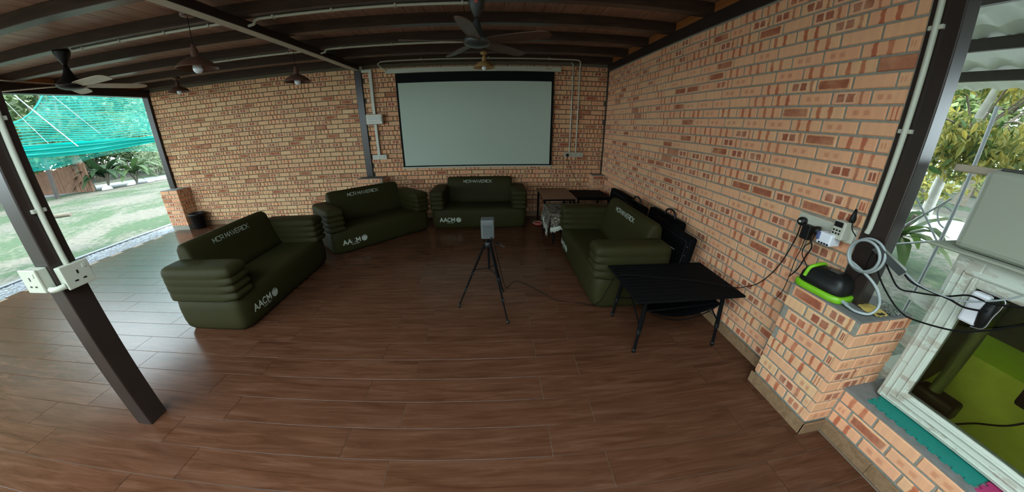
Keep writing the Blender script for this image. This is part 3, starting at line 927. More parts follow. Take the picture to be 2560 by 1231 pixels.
def drape(u, v):
    x = -.06+.94*u; y = -.05+.62*v
    z = .004
    if x < 0.0: z -= .0
    return Vector((max(x, -.012), max(y, -.012), z))
MB().grid(lambda u, v: Vector((-.012+.90*u, -.012+.58*v, .004+.002*math.sin(19*u)*math.sin(13*v))), 14, 10).build('top_cloth', CLOTH, tc)
MB().grid(lambda u, v: Vector((-.014-.03*v-.010*math.sin(14*u), -.012+.58*u, .004-(.16+.10*(1-u))*v)), 16, 6).build('side_drop', CLOTH, tc)
MB().grid(lambda u, v: Vector((-.012+.90*u, -.014-.02*v-.010*math.sin(16*u), .004-(.13+.08*(1-u)**3)*v)), 18, 6).build('front_drop', CLOTH, tc)
m = MB()
rf = random.Random(5)
for i in range(60):
    u = i/59
    x = -.046-.010*math.sin(14*u); y = -.012+.58*u; z = .004-(.16+.10*(1-u))
    l = .07+rf.uniform(0,.03)
    m.add([(x, y-.004, z), (x, y+.005, z), (x-.006+rf.uniform(-.006,.006), y+.005, z-l), (x-.006, y-.002, z-l)], [(0,1,2,3)])
for i in range(40):
    u = i/79
    x = -.012+.90*u; y = -.036-.010*math.sin(16*u); z = .004-(.13+.08*(1-u)**3)
    l = .05+rf.uniform(0,.03)
    m.add([(x-.005, y, z), (x+.006, y, z), (x+.005, y-.004, z-l), (x-.003, y-.006, z-l)], [(0,1,2,3)])
fr = m.build('fringe', FRINGE, tc, fix=False); fr['kind'] = 'stuff'
rd = thing('enamel_dish', 'small red dish with a white rim on the floor by the middle sofa', 'dish', (.72, 5.06, 0))
MB().lathe([(0,0),(.06,0),(.085,.02),(.09,.034),(.084,.034),(.06,.012),(0,.010)], n=28, cap=False).build('bowl', plain('red_enamel', (.35,.03,.025), .3), rd)
MB().lathe([(.088,.034),(.092,.038),(.080,.040),(.076,.034)], n=28, cap=False).build('rim', PVCW, rd)

# ------------------------------------------------------------------ flower pot
pt = thing('flower_pot', 'black plastic plant pot with dry soil beside the end pillar', 'pot', (-6.13, 5.40, 0))
MB().lathe([(0,0),(.10,0),(.135,.28),(.15,.283),(.152,.318),(.142,.318),(.138,.29),(.13,.27),(0,.27)], n=32, cap=False).build('container', BLACKP, pt)
m = MB().lathe([(0,.285),(.07,.288),(.128,.272)], n=20, cap=False)
m.build('soil', SOIL, pt)
m = MB()
for k in range(10):
    a = rf.uniform(0, 6.28); r = rf.uniform(.02,.11)
    m.tube([(r*math.cos(a), r*math.sin(a), .275), (r*1.2*math.cos(a+.4), r*1.2*math.sin(a+.4), .30+rf.uniform(0,.05))], .003, 5)
m.build('dry_stalks', SOIL, pt)['kind'] = 'stuff'

# ------------------------------------------------------------------ right wall: sockets, plugs and pump
XF = WALLX
ws = thing('wall_socket', 'long white multi-gang socket plate on the right wall beside the column', 'socket', (XF, 1.195, 1.13))
MB().rbox(-.034, 0, 0, .365, 0, .084, .005, 2).build('plate', PVCW, ws)
for k in range(4):
    MB().rbox(-.037, -.033, .02+.088*k, .036+.088*k, .055, .072, .001, 1).build('switch', PVC, ws)
def plugthing(name, label, cat='plug'):
    return thing(name, label, cat, (0,0,0))
p = thing('black_plug', 'round black plug at the far end of the long socket plate', 'plug', (XF-.036, 1.512, 1.165))
MB().lathe([(0,0),(.027,0),(.028,.02),(.022,.032),(0,.032)], n=20, cap=False, axis=(-1,0,0)).build('plug_body', BLACKP, p)
MB().rbox(-.036, -.031, -.008, .008, -.007, .007, .001, 1).build('fuse_cover', PVCW, p)
p = thing('power_adapter', 'square black adapter hanging from the long socket plate', 'adapter', (XF-.036, 1.452, 1.12))
MB().rbox(-.042, 0, -.030, .030, -.052, .040, .006, 2).build('adapter_body', BLACKP, p)
MB().tube(spline([(-.02,0,-.05),(-.03,-.005,-.12),(-.025,.01,-.2),(-.04,.0,-.30),(-.055,-.005,-.42),(-.06,.02,-.50)]), .0025, 6).build('cord', CORD, p)
p = thing('travel_adapter', 'chunky white adapter cube with a blue-faced plug', 'adapter', (XF-.036, 1.305, 1.145))
MB().rbox(-.085, 0, -.055, .03, -.05, .02, .007, 2).build('adapter_body', plain('cool_white_plastic', (.70,.72,.78), .35, var=.03), p)
MB().rbox(-.090, -.03, .012, .036, -.030, .018, .006, 2).build('blue_face', plain('dusk_blue', (.08,.10,.22), .4), p)
for k in range(4): MB().box(-.086, -.084, -.05+.017*k, -.038+.017*k, -.046, -.036).build('slot', BLACKP, p)
p = thing('black_plug', 'black plug pushed into the side of the white adapter cube', 'plug', (XF-.075, 1.362, 1.15))
MB().lathe([(0,0),(.026,0),(.028,.012),(.022,.034),(0,.034)], n=18, cap=False, axis=(-.4,1,0)).build('plug_body', BLACKP, p)
MB().tube(spline([(-.01,.02,-.01),(-.02,.03,-.05),(-.02,.00,-.10),(-.015,.02,-.17),(-.03,.03,-.26),(-.06,.045,-.32)]), .004, 6).build('cord', CORD, p)
MB().tube(spline([(-.01,.01,-.02),(-.02,.02,-.08),(-.01,.055,-.12),(-.015,.045,-.17),(.0,.0,-.23),(.01,-.03,-.29)]), .003, 6).build('cord', CORD, p)
p = thing('multi_plug', 'white multi-way plug with black slots standing on the socket plate', 'plug', (XF-.036, 1.250, 1.195))
MB().rbox(-.06, 0, -.035, .035, -.05, .055, .006, 2).build('plug_body', PVCW, p)
MB().rbox(-.064, -.058, -.022, .028, .02, .05, .003, 1).build('dark_slot', BLACKP, p)
for a in range(3):
    for b in range(2): MB().box(-.0615, -.0595, -.018+.017*a, -.008+.017*a, -.022+.018*b, -.012+.018*b).build('slot', BLACKP, p)
p = thing('black_plug', 'slim black plug upright on top of the white multi-way plug', 'plug', (XF-.05, 1.222, 1.252))
MB().lathe([(0,0),(.014,0),(.017,.02),(.010,.05),(.006,.075),(0,.075)], n=14, cap=False).build('plug_body', BLACKP, p)
MB().tube(spline([(0,0,.07),(-.012,-.012,.05),(-.03,-.03,-.02),(-.02,-.06,-.06)]), .003, 6).build('cord', CORD, p)
# air pump
ap = thing('air_pump', 'black and lime-green air pump sitting on the brick pillar', 'pump', (1.912, 1.225, .82), math.radians(6))
stack(MB(), 0, 0, .085, .135, [(.035,.004),(.05,0),(.085,.004),(.115,.016),(.135,.034),(.145,.06)], .5, 36).build('body', BLACKP, ap)
stack(MB(), 0, 0, .094, .146, [(.0,.004),(.004,0),(.034,0),(.038,.006)], .45, 36).build('base_band', LIME, ap)
MB().tube(spline([(-.085,.085,.075),(-.075,.075,.13),(-.03,.06,.152),(.03,.06,.15),(.07,.07,.12)], 6), .011, 8).build('handle', LIME, ap)
MB().rbox(-.03, .03, -.06, .0, .142, .150, .004, 1).build('switch_panel', DARKMETAL, ap)
MB().tube([(-.05,-.14,.022),(-.055,-.175,.020)], .010, 10).build('nozzle', HOSE, ap)
hs = MB()
cx, cy, cz = 1.915, 1.085, 1.115
pts = [(1.862,1.05,.842),(1.87,.99,.834),(1.91,.945,.845),(1.945,.945,.90),(1.93,.985,.975),(1.915,1.045,1.02)]
for i in range(26):
    a = -PI*.30 + 2*PI*i/11.5
    rr = .093 - .0006*i
    pts.append((cx+.012*math.sin(a*.5)-.0008*i, cy+rr*math.cos(-a-PI/2.0)*.95, cz+rr*math.sin(-a-PI/2.0)))
tag(hs.tube(spline(pts, 5), .0072, 8).build('air_hose', HOSE), 'coiled grey air hose looped against the column above the pump', 'hose')
pa = thing('power_adapter', 'long black power adapter dangling beside the column', 'adapter', (1.955, 1.0, 1.13))
R_ = Vector((.06, -.10, -.075)).normalized()
MB().obb((0,0,0), R_, (0.6,.35,0.01), R_.cross(Vector((.6,.35,.01))), (.085,.030,.018)).build('adapter_body', plain('blue_black_plastic', (.012,.018,.02), .35), pa)
MB().tube(spline([R_*-.08, Vector((-.04,.05,.05)), Vector((-.03,.07,-.02)), Vector((-.01,.08,-.1)), Vector((-.02,.10,-.16))]), .003, 6).build('cord', CORD, pa)
for lab, pp, r, mt in (
    ('black cable sagging lowest from the column across the tank window', [(1.93,1.05,1.14),(1.97,1.02,1.03),(2.03,.965,.93),(2.055,.90,.875),(2.055,.83,.87),(2.055,.68,.912),(2.055,.586,.978),(2.055,.48,1.08),(2.06,.30,1.2)], .0042, CORD),
    ('black cable crossing mid-height from the column to the magnet cleaner', [(1.94,1.03,1.15),(1.99,.99,1.06),(2.05,.95,.985),(2.055,.878,1.0),(2.055,.771,1.04),(2.055,.698,1.086),(2.055,.615,1.092),(2.06,.5,1.14)], .0042, CORD),
    ('black cable leaving the dangling adapter toward the tank window', [(1.998,.93,1.075),(2.03,.90,1.045),(2.05,.83,1.035),(2.052,.75,1.036),(2.052,.69,1.03),(2.058,.62,1.05)], .0045, CORD),
    ('grey airline tube crossing the top of the tank window', [(2.0,.93,1.085),(2.04,.88,1.045),(2.05,.78,1.04),(2.055,.70,1.055),(2.055,.60,1.12),(2.06,.5,1.21),(2.07,.3,1.3)], .004, HOSE)):
    o = MB().tube(spline(pp), r, 6).build('hanging_cable' if mt is CORD else 'airline_tube', mt)
    tag(o, lab, 'cable')
# food packet on the pillar
pk = thing('food_packet', 'crumpled yellow and silver packet lying on the pump pillar', 'packet', (2.07, .985, .822))
MB().grid(lambda u, v: Vector((-.11+.11*u, -.05+.12*v, .004+.022*math.sin(PI*u)*math.sin(PI*v)+.004*math.sin(17*u+9*v))), 12, 10).build('yellow_half', plain('yellow_foil', (.50,.36,.10), .35, var=.25, scale=30), pk)
MB().grid(lambda u, v: Vector((.0+.12*u, -.055+.11*v, .004+.02*math.sin(PI*u)*math.sin(PI*v)+.006*math.sin(23*u+13*v))), 14, 12).build('silver_half', plain('silver_foil', (.55,.58,.56), .22, .9, var=.2, scale=40), pk)
MB().box(-.09, -.05, -.052, -.03, .013, .0145).build('black_label', BLACKP, pk)

# ------------------------------------------------------------------ fish tank on the plinth
def fibreglass():
    t = NT('white_fibreglass')
    c = t.coord()
    f = t.noise(t.mapping(c, (3,3,9)), 2.0, 5, .6)
    d = t.noise(c, 6, 4, .6)
    t.color(t.mix(t.math('MULTIPLY', d, t.math('GREATER_THAN', f, .56)), (.48,.51,.44), (.30,.24,.18)))
    t.set(Roughness=.35)
    return t.m
FIBRE = fibreglass()
HOOD = plain('beige_hood_plastic', (.27,.285,.225), .55, var=.03, scale=3)
TY0, TY1, TX0, TX1, TZ0, TZ1 = -1.15, .83, 2.12, 2.74, .364, 1.236
tk_ = thing('fish_tank', 'big white fibreglass fish tank with a glass window on the plinth', 'tank', (2.43, -.16, .364))
tk_o = Vector((2.43, -.16, .364))
def T(m, name, mat, par=None):
    m.v = [tuple(Vector(p)-tk_o) for p in m.v]
    return m.build(name, mat, par or tk_)
WY0, WY1, WZ0, WZ1 = -1.02, .715, .472, 1.108
T(MB().rbox(TX0, TX0+.05, WY1, TY1, TZ0, TZ1, .012, 2), 'frame_stile', FIBRE)
T(MB().rbox(TX0, TX0+.05, TY0, WY0, TZ0, TZ1, .012, 2), 'frame_stile', FIBRE)
T(MB().rbox(TX0+.001, TX0+.05, WY0-.012, WY1+.012, TZ0+.002, WZ0, .010, 2), 'frame_rail', FIBRE)
T(MB().rbox(TX0+.001, TX0+.05, WY0-.012, WY1+.012, WZ1, TZ1-.002, .010, 2), 'frame_rail', FIBRE)
for y in (.735, .775, .806):
    T(MB().tube([(TX0-.001, y, WZ0-.05+(y-.73)*-.6), (TX0-.001, y, WZ1+.04+(y-.73)*.3)], .006, 8), 'flute', FIBRE)
for z in (.388, .418, .452):
    T(MB().tube([(TX0-.001, TY0+.05, z), (TX0-.001, .735+(.46-z)*.9, z)], .006, 8), 'flute', FIBRE)
T(MB().rbox(TX0-.008, TX0+.02, TY0+.05, .78, 1.155, 1.175, .008, 2), 'raised_panel_edge', FIBRE)
T(MB().rbox(TX0+.04, TX1, TY1-.022, TY1, TZ0, TZ1, .008, 1), 'side_wall', FIBRE)
T(MB().rbox(TX0+.04, TX1, TY0, TY0+.02, TZ0, TZ1, .008, 1), 'side_wall', FIBRE)
ALG = plain('algae_green', (.84,.86,.20), .8, var=.3, scale=7)
def back_mat():
    t = NT('lit_translucent_wall')
    out = t.t.nodes['Material Output']
    tr = t.n('ShaderNodeBsdfTranslucent'); mx = t.n('ShaderNodeMixShader')
    f = t.noise(t.coord(), 5, 4)
    c = t.mix(f, (.20,.26,.04), (.36,.42,.10))
    t.color(c); t.link(c, tr.inputs[0])
    mx.inputs[0].default_value = .8
    t.link(t.b.outputs[0], mx.inputs[1]); t.link(tr.outputs[0], mx.inputs[2]); t.link(mx.outputs[0], out.inputs[0])
    t.set(Roughness=.8)
    return t.m
T(MB().box(TX1-.012, TX1, TY0, TY1, TZ0, .74), 'back_wall', back_mat())  # lower part made bright and translucent, standing in for light at the bottom
T(MB().box(TX1-.014, TX1, TY0, TY1, .74, TZ1), 'back_wall', plain('painted_shade', (.012,.016,.006), .7, var=.3))  # upper part coloured dark in place of shade inside the tank
T(MB().box(TX0+.05, TX1, TY0, TY1, TZ0, TZ0+.03), 'tank_floor', ALG)
T(MB().grid(lambda u, v: Vector((TX0+.06+.54*u, TY0+.03+(TY1-.07-TY0)*v, TZ0+.031+.20*u*u+.012*math.sin(9*v+4*u)*u*(1-u)*4)), 10, 30), 'light_catch_slope', ALG)  # made-up slope, shaped to catch light coming through the window
T(MB().box(TX0+.051, TX1-.013, TY1-.030, TY1-.023, TZ0+.03, TZ1), 'shade_film', plain('painted_shade', (.012,.016,.006), .7, var=.3))  # dark sheet standing in for shade along the tank side
def glass_mat(name, tint, refl=.05):
    t = NT(name)
    out = t.t.nodes['Material Output']
    tr = t.n('ShaderNodeBsdfTransparent'); gl = t.n('ShaderNodeBsdfGlossy'); mx = t.n('ShaderNodeMixShader')
    lw = t.n('ShaderNodeLayerWeight'); lw.inputs[0].default_value = .35
    nz = t.noise(t.coord(), 4, 4)
    t.link(t.mix(nz, tuple(x*.9 for x in tint), tint), tr.inputs[0])
    gl.inputs['Roughness'].default_value = .03
    t.link(t.math('MULTIPLY_ADD', lw.outputs['Fresnel'], .9, refl*.3), mx.inputs[0])
    t.link(tr.outputs[0], mx.inputs[1]); t.link(gl.outputs[0], mx.inputs[2]); t.link(mx.outputs[0], out.inputs[0])
    return t.m
T(MB().box(TX0+.014, TX0+.022, WY0-.01, WY1+.01, WZ0-.01, WZ1+.01), 'glass_window', glass_mat('tank_glass', (.95,.97,.90)))
wt = NT('green_water')
_o = wt.t.nodes['Material Output']; _tr = wt.n('ShaderNodeBsdfTransparent'); wt.link(wt.mix(wt.noise(wt.coord(), 3, 2), (.90,.94,.52), (.95,.97,.62)), _tr.inputs[0]); wt.link(_tr.outputs[0], _o.inputs[0])
T(MB().box(TX0+.052, TX1-.015, TY0+.025, TY1-.032, TZ0+.031, 1.06), 'water', wt.m)
pf = thing('tank_filter', 'black pump filter standing underwater behind the tank window', 'filter', (2.25, .64, TZ0+.045))
MB().rbox(-.05, .06, -.085, .10, 0, .105, .02, 3).build('pump_body', BLACKP, pf)
MB().tube([(0,.03,.10),(.02,.02,.66)], .028, 12).build('riser_pipe', plain('murky_pipe', (.08,.09,.04), .5), pf)
MB().tube(spline([(-.045,-.07,.03),(-.04,-.11,.025),(-.02,-.17,.09),(0,-.25,.16),(.02,-.33,.28),(.02,-.45,.40)]), .005, 6).build('cord', CORD, pf)
sb = thing('sponge_block', 'dark sponge block hanging under the waterline in the tank', 'sponge', (2.42, .33, .62))
MB().rbox(-.06, .06, -.12, .12, 0, .22, .015, 2).build('sponge', BLACKF, sb)
MB().tube([(0,0,.22),(0,.02,.44)], .006, 6).build('hanger', CORD, sb)
mg = thing('magnet_cleaner', 'white and black magnetic glass cleaner stuck on the tank window', 'cleaner', (2.132, .66, 1.03))
MB().rbox(-.045, 0, -.02, .048, -.075, .075, .012, 2).build('white_shell', plain('lilac_white_plastic', (.66,.66,.70), .35, var=.03), mg)
stack(MB(), -.024, -.030, .026, .020, [(-.072,.012),(-.06,.002),(0,-.006),(.05,0),(.068,.012)], .6, 24).build('black_grip', BLACKP, mg)
MB().tube(spline([(-.046,-.012,-.078),(-.047,-.052,-.06),(-.047,-.058,.0),(-.047,-.066,.05),(-.046,-.06,.085),(-.046,.02,.09)]), .0025, 6).build('chrome_trim', plain('bright_trim', (.6,.62,.64), .2, .8), mg)
lid = MB().rbox(2.085, 2.78, TY0-.05, .945, 1.237, 1.250, .004, 1)
T(lid, 'lid_ledge', HOOD)
T(MB().rbox(2.13, 2.72, TY0, .872, 1.25, 1.615, .03, 3), 'hood', HOOD)
T(MB().rbox(2.16, 2.68, TY0+.05, .84, 1.613, 1.628, .006, 1), 'hood_top', plain('dark_hood_top', (.06,.06,.05), .5))
T(MB().rbox(2.20, 2.24, .86, 1.02, 1.585, 1.62, .008, 2), 'bracket_arm', plain('tan_bracket', (.34,.28,.21), .5))
for z in (.905, .665, .43):
    m = MB().prism([(.825, z-.055), (.985, z-.02), (.985, z+.025), (.825, z+.035)], 0, 'x', 2.265, 2.70)
    T(m, 'side_rib', FIBRE)
# foam mats
def mat_outline(y0, y1, x0, x1, per=.052, dep=.012):
    P = []
    y = y1; k = 0
    while y > y0+.001:
        x = x0 if k % 2 == 0 else x0+dep
        P += [(x, y), (x, max(y-per/2, y0))]
        y -= per/2; k += 1
    P += [(x1, y0)]
    x = x1; k = 0
    while x > x0+.03:
        P += [(x, y1-(dep if k % 2 else 0)), (max(x-per/2, x0+.02), y1-(dep if k % 2 else 0))]
        x -= per/2; k += 1
    return P
def foam(label, y0, y1, mat):
    m = MB(); P = mat_outline(y0, y1, 2.02, 2.70)
    n = len(P)
    m.add([(a, b, .3525) for a, b in P] + [(a, b, .3625) for a, b in P], [tuple(range(n)), tuple(range(n, 2*n))] + [(i, (i+1) % n, (i+1) % n+n, i+n) for i in range(n)])
    tag(m.build('foam_mat', mat), label, 'mat', 'interlocking foam mats under the tank')
foam('teal interlocking foam mat under the tank window corner', .293, .800, TEAL)
foam('magenta interlocking foam mat joined to the teal one under the tank', -.22, .286, MAGENTA)

# ------------------------------------------------------------------ outside ground
def lawn_mat():
    t = NT('lawn_and_bare_earth')
    g = t.n('ShaderNodeNewGeometry'); P = g.outputs['Position']
    big = t.noise(P, .45, 4, .6, .6)
    small = t.noise(P, 9, 5, .65)
    tiny = t.noise(P, 60, 3, .7)
    grass = t.ramp(t.math('ADD', t.math('MULTIPLY', small, .6), t.math('MULTIPLY', tiny, .4)), [(.3, (.014,.036,.014)), (.55, (.040,.074,.027)), (.75, (.092,.12,.047))])
    earth = t.ramp(small, [(.3, (.088,.078,.060)), (.7, (.155,.142,.112))])
    f = t.math('MULTIPLY_ADD', t.math('ADD', big, t.math('MULTIPLY', small, .35)), 7.0, -4.25, clamp=True)
    t.color(t.mix(f, grass, earth)); t.set(Roughness=.95)
    t.bump(t.math('ADD', small, tiny), .6, .05)
    return t.m
LAWN = lawn_mat()
gr = MB().grid(lambda u, v: Vector((-80+160*u, -60+140*v, -.10)), 9, 9, smooth=False).build('ground', LAWN)
tag(gr, 'lawn with bare sandy patches round the pavilion', 'lawn', kind='structure')
kb = MB().rbox(-7.43, -7.33, -3, 7.5, -.14, .0, .01, 2).build('kerb', plain('grey_kerb', (.17,.18,.19), .7, var=.2))
tag(kb, 'grey concrete kerb along the garden edge of the floor', 'kerb', kind='structure')
pb = MB().box(-7.33, -6.68, -3, 7.5, -.12, -.03).build('pebble_bed', CONC)
tag(pb, 'shallow bed under the strip of pebbles beside the floor', 'bed', kind='structure')
m = MB(); rp = random.Random(2)
for i in range(2600):
    x, y = rp.uniform(-7.31, -6.70), rp.uniform(1.2, 6.6)
    a, b, c = rp.uniform(.012,.03), rp.uniform(.012,.03), rp.uniform(.008,.016)
    th = rp.uniform(0, PI); ct, st = math.cos(th), math.sin(th); z = -.026
    V = [(x+a*ct, y+a*st, z), (x-b*st, y+b*ct, z), (x-a*ct, y-a*st, z), (x+b*st, y-b*ct, z), (x+.2*a, y, z+c), (x, y+.2*b, z-c)]
    m.add(V, [(0,1,4),(1,2,4),(2,3,4),(3,0,4)], True)
tag(m.build('pebbles', plain('pale_pebbles', (.22,.24,.27), .6, var=.35, scale=30), fix=False), 'pale river pebbles laid along the floor edge', 'pebbles', kind='stuff')
def strip(name, label, near, far, z, mat, cat='road'):
    m = MB(); n = len(near)
    m.add([(x, y, z) for x, y in near] + [(x, y, z) for x, y in far], [(i, i+1, n+i+1, n+i) for i in range(n-1)])
    return tag(m.build(name, mat), label, cat, kind='structure')
ROADM = plain('pale_road', (.24,.25,.26), .9, var=.2, scale=3)
strip('road', 'grey lane beyond the lawn behind the shrubs', [(-23,11.6),(-20.6,13.0),(-18.6,15.4),(-15.5,20),(-12,26)], [(-27,13.5),(-24,15.2),(-21.5,17.6),(-18.5,22.5),(-15,29)], -.085, ROADM)
strip('road', 'pale lane outside beyond the tank', [(9.2,-8),(8.9,4),(8.6,8),(8,20)], [(13.4,-8),(13.2,4),(13,8),(12.5,20)], -.085, plain('bright_concrete_road', (.36,.37,.39), .9, var=.15, scale=3), 'road')

# ------------------------------------------------------------------ foliage
def leaf_mat(name, c0, c1, trans=.35):
    t = NT(name)
    out = t.t.nodes['Material Output']
    at = t.n('ShaderNodeAttribute'); at.attribute_name = 'tone'
    oi = t.n('ShaderNodeObjectInfo')
    nz = t.noise(t.coord(), .8, 3)
    f = t.math('ADD', t.math('MULTIPLY', at.outputs['Fac'], .8), t.math('MULTIPLY', t.math('ADD', nz, t.math('MULTIPLY', oi.outputs['Random'], .4)), .3), clamp=True)
    c = t.ramp(f, [(.15, c0), (.6, tuple((a+b)/2 for a, b in zip(c0, c1))), (.95, c1)])
    t.color(c); t.set(Roughness=.6)
    tr = t.n('ShaderNodeBsdfTranslucent'); t.link(c, tr.inputs[0])
    mx = t.n('ShaderNodeMixShader'); mx.inputs[0].default_value = trans
    t.link(t.b.outputs[0], mx.inputs[1]); t.link(tr.outputs[0], mx.inputs[2]); t.link(mx.outputs[0], out.inputs[0])
    return t.m
LEAF_D = leaf_mat('dark_green_leaves', (.020,.050,.018), (.095,.145,.045))
LEAF_M = leaf_mat('mid_green_leaves', (.045,.095,.03), (.22,.27,.09))
LEAF_Y = leaf_mat('yellow_green_leaves', (.035,.085,.02), (.33,.28,.06), .45)
LEAF_P = leaf_mat('pale_grey_green_leaves', (.09,.15,.07), (.34,.38,.24), .4)
BARK = plain('grey_brown_bark', (.14,.115,.085), .9, var=.35, scale=14, bump=.6)
BARKP = plain('pale_bark', (.36,.35,.31), .85, var=.3, scale=10)
def leaves(name, blobs, n, size, mat, parent, seed, asp=.45, droop=.0):
    rn = random.Random(seed); V = []; F = []; tone = []
    for i in range(n):
        c, r = rn.choice(blobs)
        while True:
            d = Vector((rn.uniform(-1,1), rn.uniform(-1,1), rn.uniform(-1,1)))
            if .2 < d.length < 1: break
        d = d*(d.length**-.35)
        p = Vector((c[0]+d.x*r[0], c[1]+d.y*r[1], c[2]+d.z*r[2]))
        s = size*rn.uniform(.6, 1.3)
        a = Vector((rn.gauss(0,1), rn.gauss(0,1), rn.gauss(0,.7)-droop)).normalized()
        b = a.cross(Vector((rn.gauss(0,1), rn.gauss(0,1), rn.gauss(0,1)))).normalized()
        o = len(V)
        k = a.cross(b)*s*.08
        V += [p-a*s*.5, p+b*s*asp*.5+k, p+a*s*.5, p-b*s*asp*.5+k]
        F.append((o, o+1, o+2, o+3))
        tone += [rn.random()]*4
    me = bpy.data.meshes.new(name)
    me.from_pydata([tuple(q) for q in V], [], F)
    me.materials.append(mat)
    at = me.attributes.new('tone', 'FLOAT', 'POINT'); at.data.foreach_set('value', tone)
    ob = obj(name, me, parent)
    ob['kind'] = 'stuff'
    return ob
def tree(label, x, y, h, r, crown, mat, n, size, seed, trunk=.18, lean=(0,0), bark=BARK, zc=None, group='trees beyond the lawn'):
    root = thing('tree', label, 'tree', (x, y, -.1), group=group)
    rn = random.Random(seed)
    top = Vector((lean[0], lean[1], h))
    MB().tube(spline([(0,0,0), top*.35+Vector((.1,0,0)), top*.7, top]), [trunk*(1-.55*i/24) for i in range(25)], 8).build('trunk', bark, root)
    blobs = []
    for k in range(crown):
        a = rn.uniform(0, 2*PI); q = rn.uniform(.1,.8)*r
        c = (lean[0]+q*math.cos(a), lean[1]+q*math.sin(a), h+rn.uniform(-.35,.75)*r)
        s = rn.uniform(.35,.6)*r
        blobs.append((c, (s, s, s*.8)))
        if k < 5: MB().tube([top*.75, Vector(c)], [trunk*.35, trunk*.1], 6).build('branch', bark, root)
    leaves('foliage', blobs, n, size, mat, root, seed)
    return root
TREES = [
 ('tall dark tree behind the bamboo fence', -21.2, 13.1, 3.6, 3.0, 9, LEAF_D, 2600, .34, 21, .26, (.4,-.6)),
 ('leafy tree filling the corner by the free-standing column', -24.5, 9.6, 4.0, 3.2, 9, LEAF_D, 2600, .36, 22, .22, (0,0)),
 ('bright green tree beyond the middle of the net', -27.0, 17.5, 3.6, 3.2, 9, LEAF_P, 2600, .36, 23, .22, (0,0)),
 ('pale green tree beyond the end column', -25.0, 23.0, 3.4, 3.2, 9, LEAF_P, 2600, .34, 24, .2, (0,0)),
 ('round green tree between the net and the far lane', -31.0, 22.5, 4.4, 3.8, 9, LEAF_M, 2600, .4, 25, .25, (0,0)),
 ('far broad tree behind the fence line', -33.0, 15.5, 4.6, 4.2, 9, LEAF_M, 2600, .45, 26, .25, (0,0)),
 ('far tree seen over the end of the lane', -22.0, 30.0, 4.0, 3.8, 9, LEAF_M, 2400, .42, 27, .25, (0,0)),
 ('far dark tree at the back of the garden', -34.0, 30.0, 5.0, 4.6, 9, LEAF_D, 2400, .5, 28, .25, (0,0)),
]
TREES += [
 ('deep green tree behind the slanting white pole', -28.0, 12.4, 3.4, 3.6, 10, LEAF_D, 3000, .45, 71, .25, (0,0)),
 ('full green tree seen through the middle of the net', -30.0, 18.8, 3.2, 3.8, 10, LEAF_M, 3000, .45, 72, .25, (0,0)),
 ('bushy green tree beside the end column', -27.5, 26.5, 3.2, 3.8, 10, LEAF_M, 3000, .45, 73, .25, (0,0)),
 ('tallest far tree rising over the fence', -38.0, 19.5, 6.0, 6.0, 12, LEAF_D, 3600, .7, 74, .35, (0,0)),
 ('tallest far tree rising behind the railing', -37.0, 27.0, 6.0, 6.0, 12, LEAF_M, 3600, .7, 75, .35, (0,0)),
 ('far tree closing the view at the garden edge', -33.0, 36.0, 6.0, 6.0, 12, LEAF_D, 3600, .7, 76, .35, (0,0)),
 ('far tree at the outermost edge beside the near column', -36.0, 10.5, 6.0, 6.0, 12, LEAF_D, 3600, .7, 77, .35, (0,0)),
]
TREES += [
 ('big tree out on the lawn left of the view', -21.0, 2.0, 7.5, 7.0, 16, LEAF_M, 5200, .8, 81, .3, (0,0)),
 ('second big tree out on the lawn left of the view', -22.0, -7.0, 7.5, 7.0, 16, LEAF_D, 5200, .8, 82, .3, (0,0)),
 ('third big tree out on the lawn left of the view', -19.0, -17.0, 7.5, 7.0, 16, LEAF_M, 5200, .8, 83, .3, (0,0)),
]
for a in TREES: tree(*a)
def shrub(name, label, x, y, h, r, mat, n, size, seed, group, blades=0):
    root = thing(name, label, 'shrub' if not blades else 'palm', (x, y, -.1), group=group)
    rn = random.Random(seed)
    blobs = [((rn.uniform(-.5,.5)*r, rn.uniform(-.5,.5)*r, rn.uniform(.3,.75)*h), (r*.55, r*.55, h*.35)) for k in range(5)]
    for k in range(4):
        a = rn.uniform(0, 6.28)
        MB().tube([(0,0,0), (.3*r*math.cos(a), .3*r*math.sin(a), h*.6)], .03, 5).build('stem', BARK, root)
    if blades:
        V = []; F = []
        for k in range(blades):
            a = rn.uniform(0, 2*PI); L = h*rn.uniform(.7,1.1); up = rn.uniform(.5,1.2)
            pts = []
            for i in range(6):
                t_ = i/5
                pts.append(Vector((math.cos(a)*L*t_*.7, math.sin(a)*L*t_*.7, h*.25+L*(up*t_-.75*t_*t_))))
            mb = MB()
            sd = Vector((-math.sin(a), math.cos(a), 0))
            for i in range(5):
                w0, w1 = .16*h*math.sin(PI*(i+.3)/5.6), .16*h*math.sin(PI*(i+1.3)/5.6)
                mb.add([pts[i]-sd*w0/2, pts[i]+sd*w0/2, pts[i+1]+sd*w1/2, pts[i+1]-sd*w1/2], [(0,1,2,3)], True)
            mb.build('frond', mat, root, fix=False)
    else:
        leaves('foliage', blobs, n, size, mat, root, seed)
    return root
SG = 'shrubs between the lawn and the lane'
shrub('palm_shrub', 'broad-leaved palm beside the tree trunk at the fence end', -20.6, 13.6, 2.2, 1.4, LEAF_D, 0, 0, 31, SG, 26)
shrub('palm_shrub', 'yellow-green palm in the middle of the shrub row', -19.9, 14.6, 2.0, 1.2, LEAF_M, 0, 0, 32, SG, 24)
shrub('garden_shrub', 'pale feathery shrub in the shrub row', -21.6, 17.2, 2.2, 1.4, LEAF_P, 900, .22, 33, SG)
shrub('garden_shrub', 'grey-green shrub before the far railing', -23.0, 18.6, 1.9, 1.5, LEAF_P, 900, .22, 34, SG)
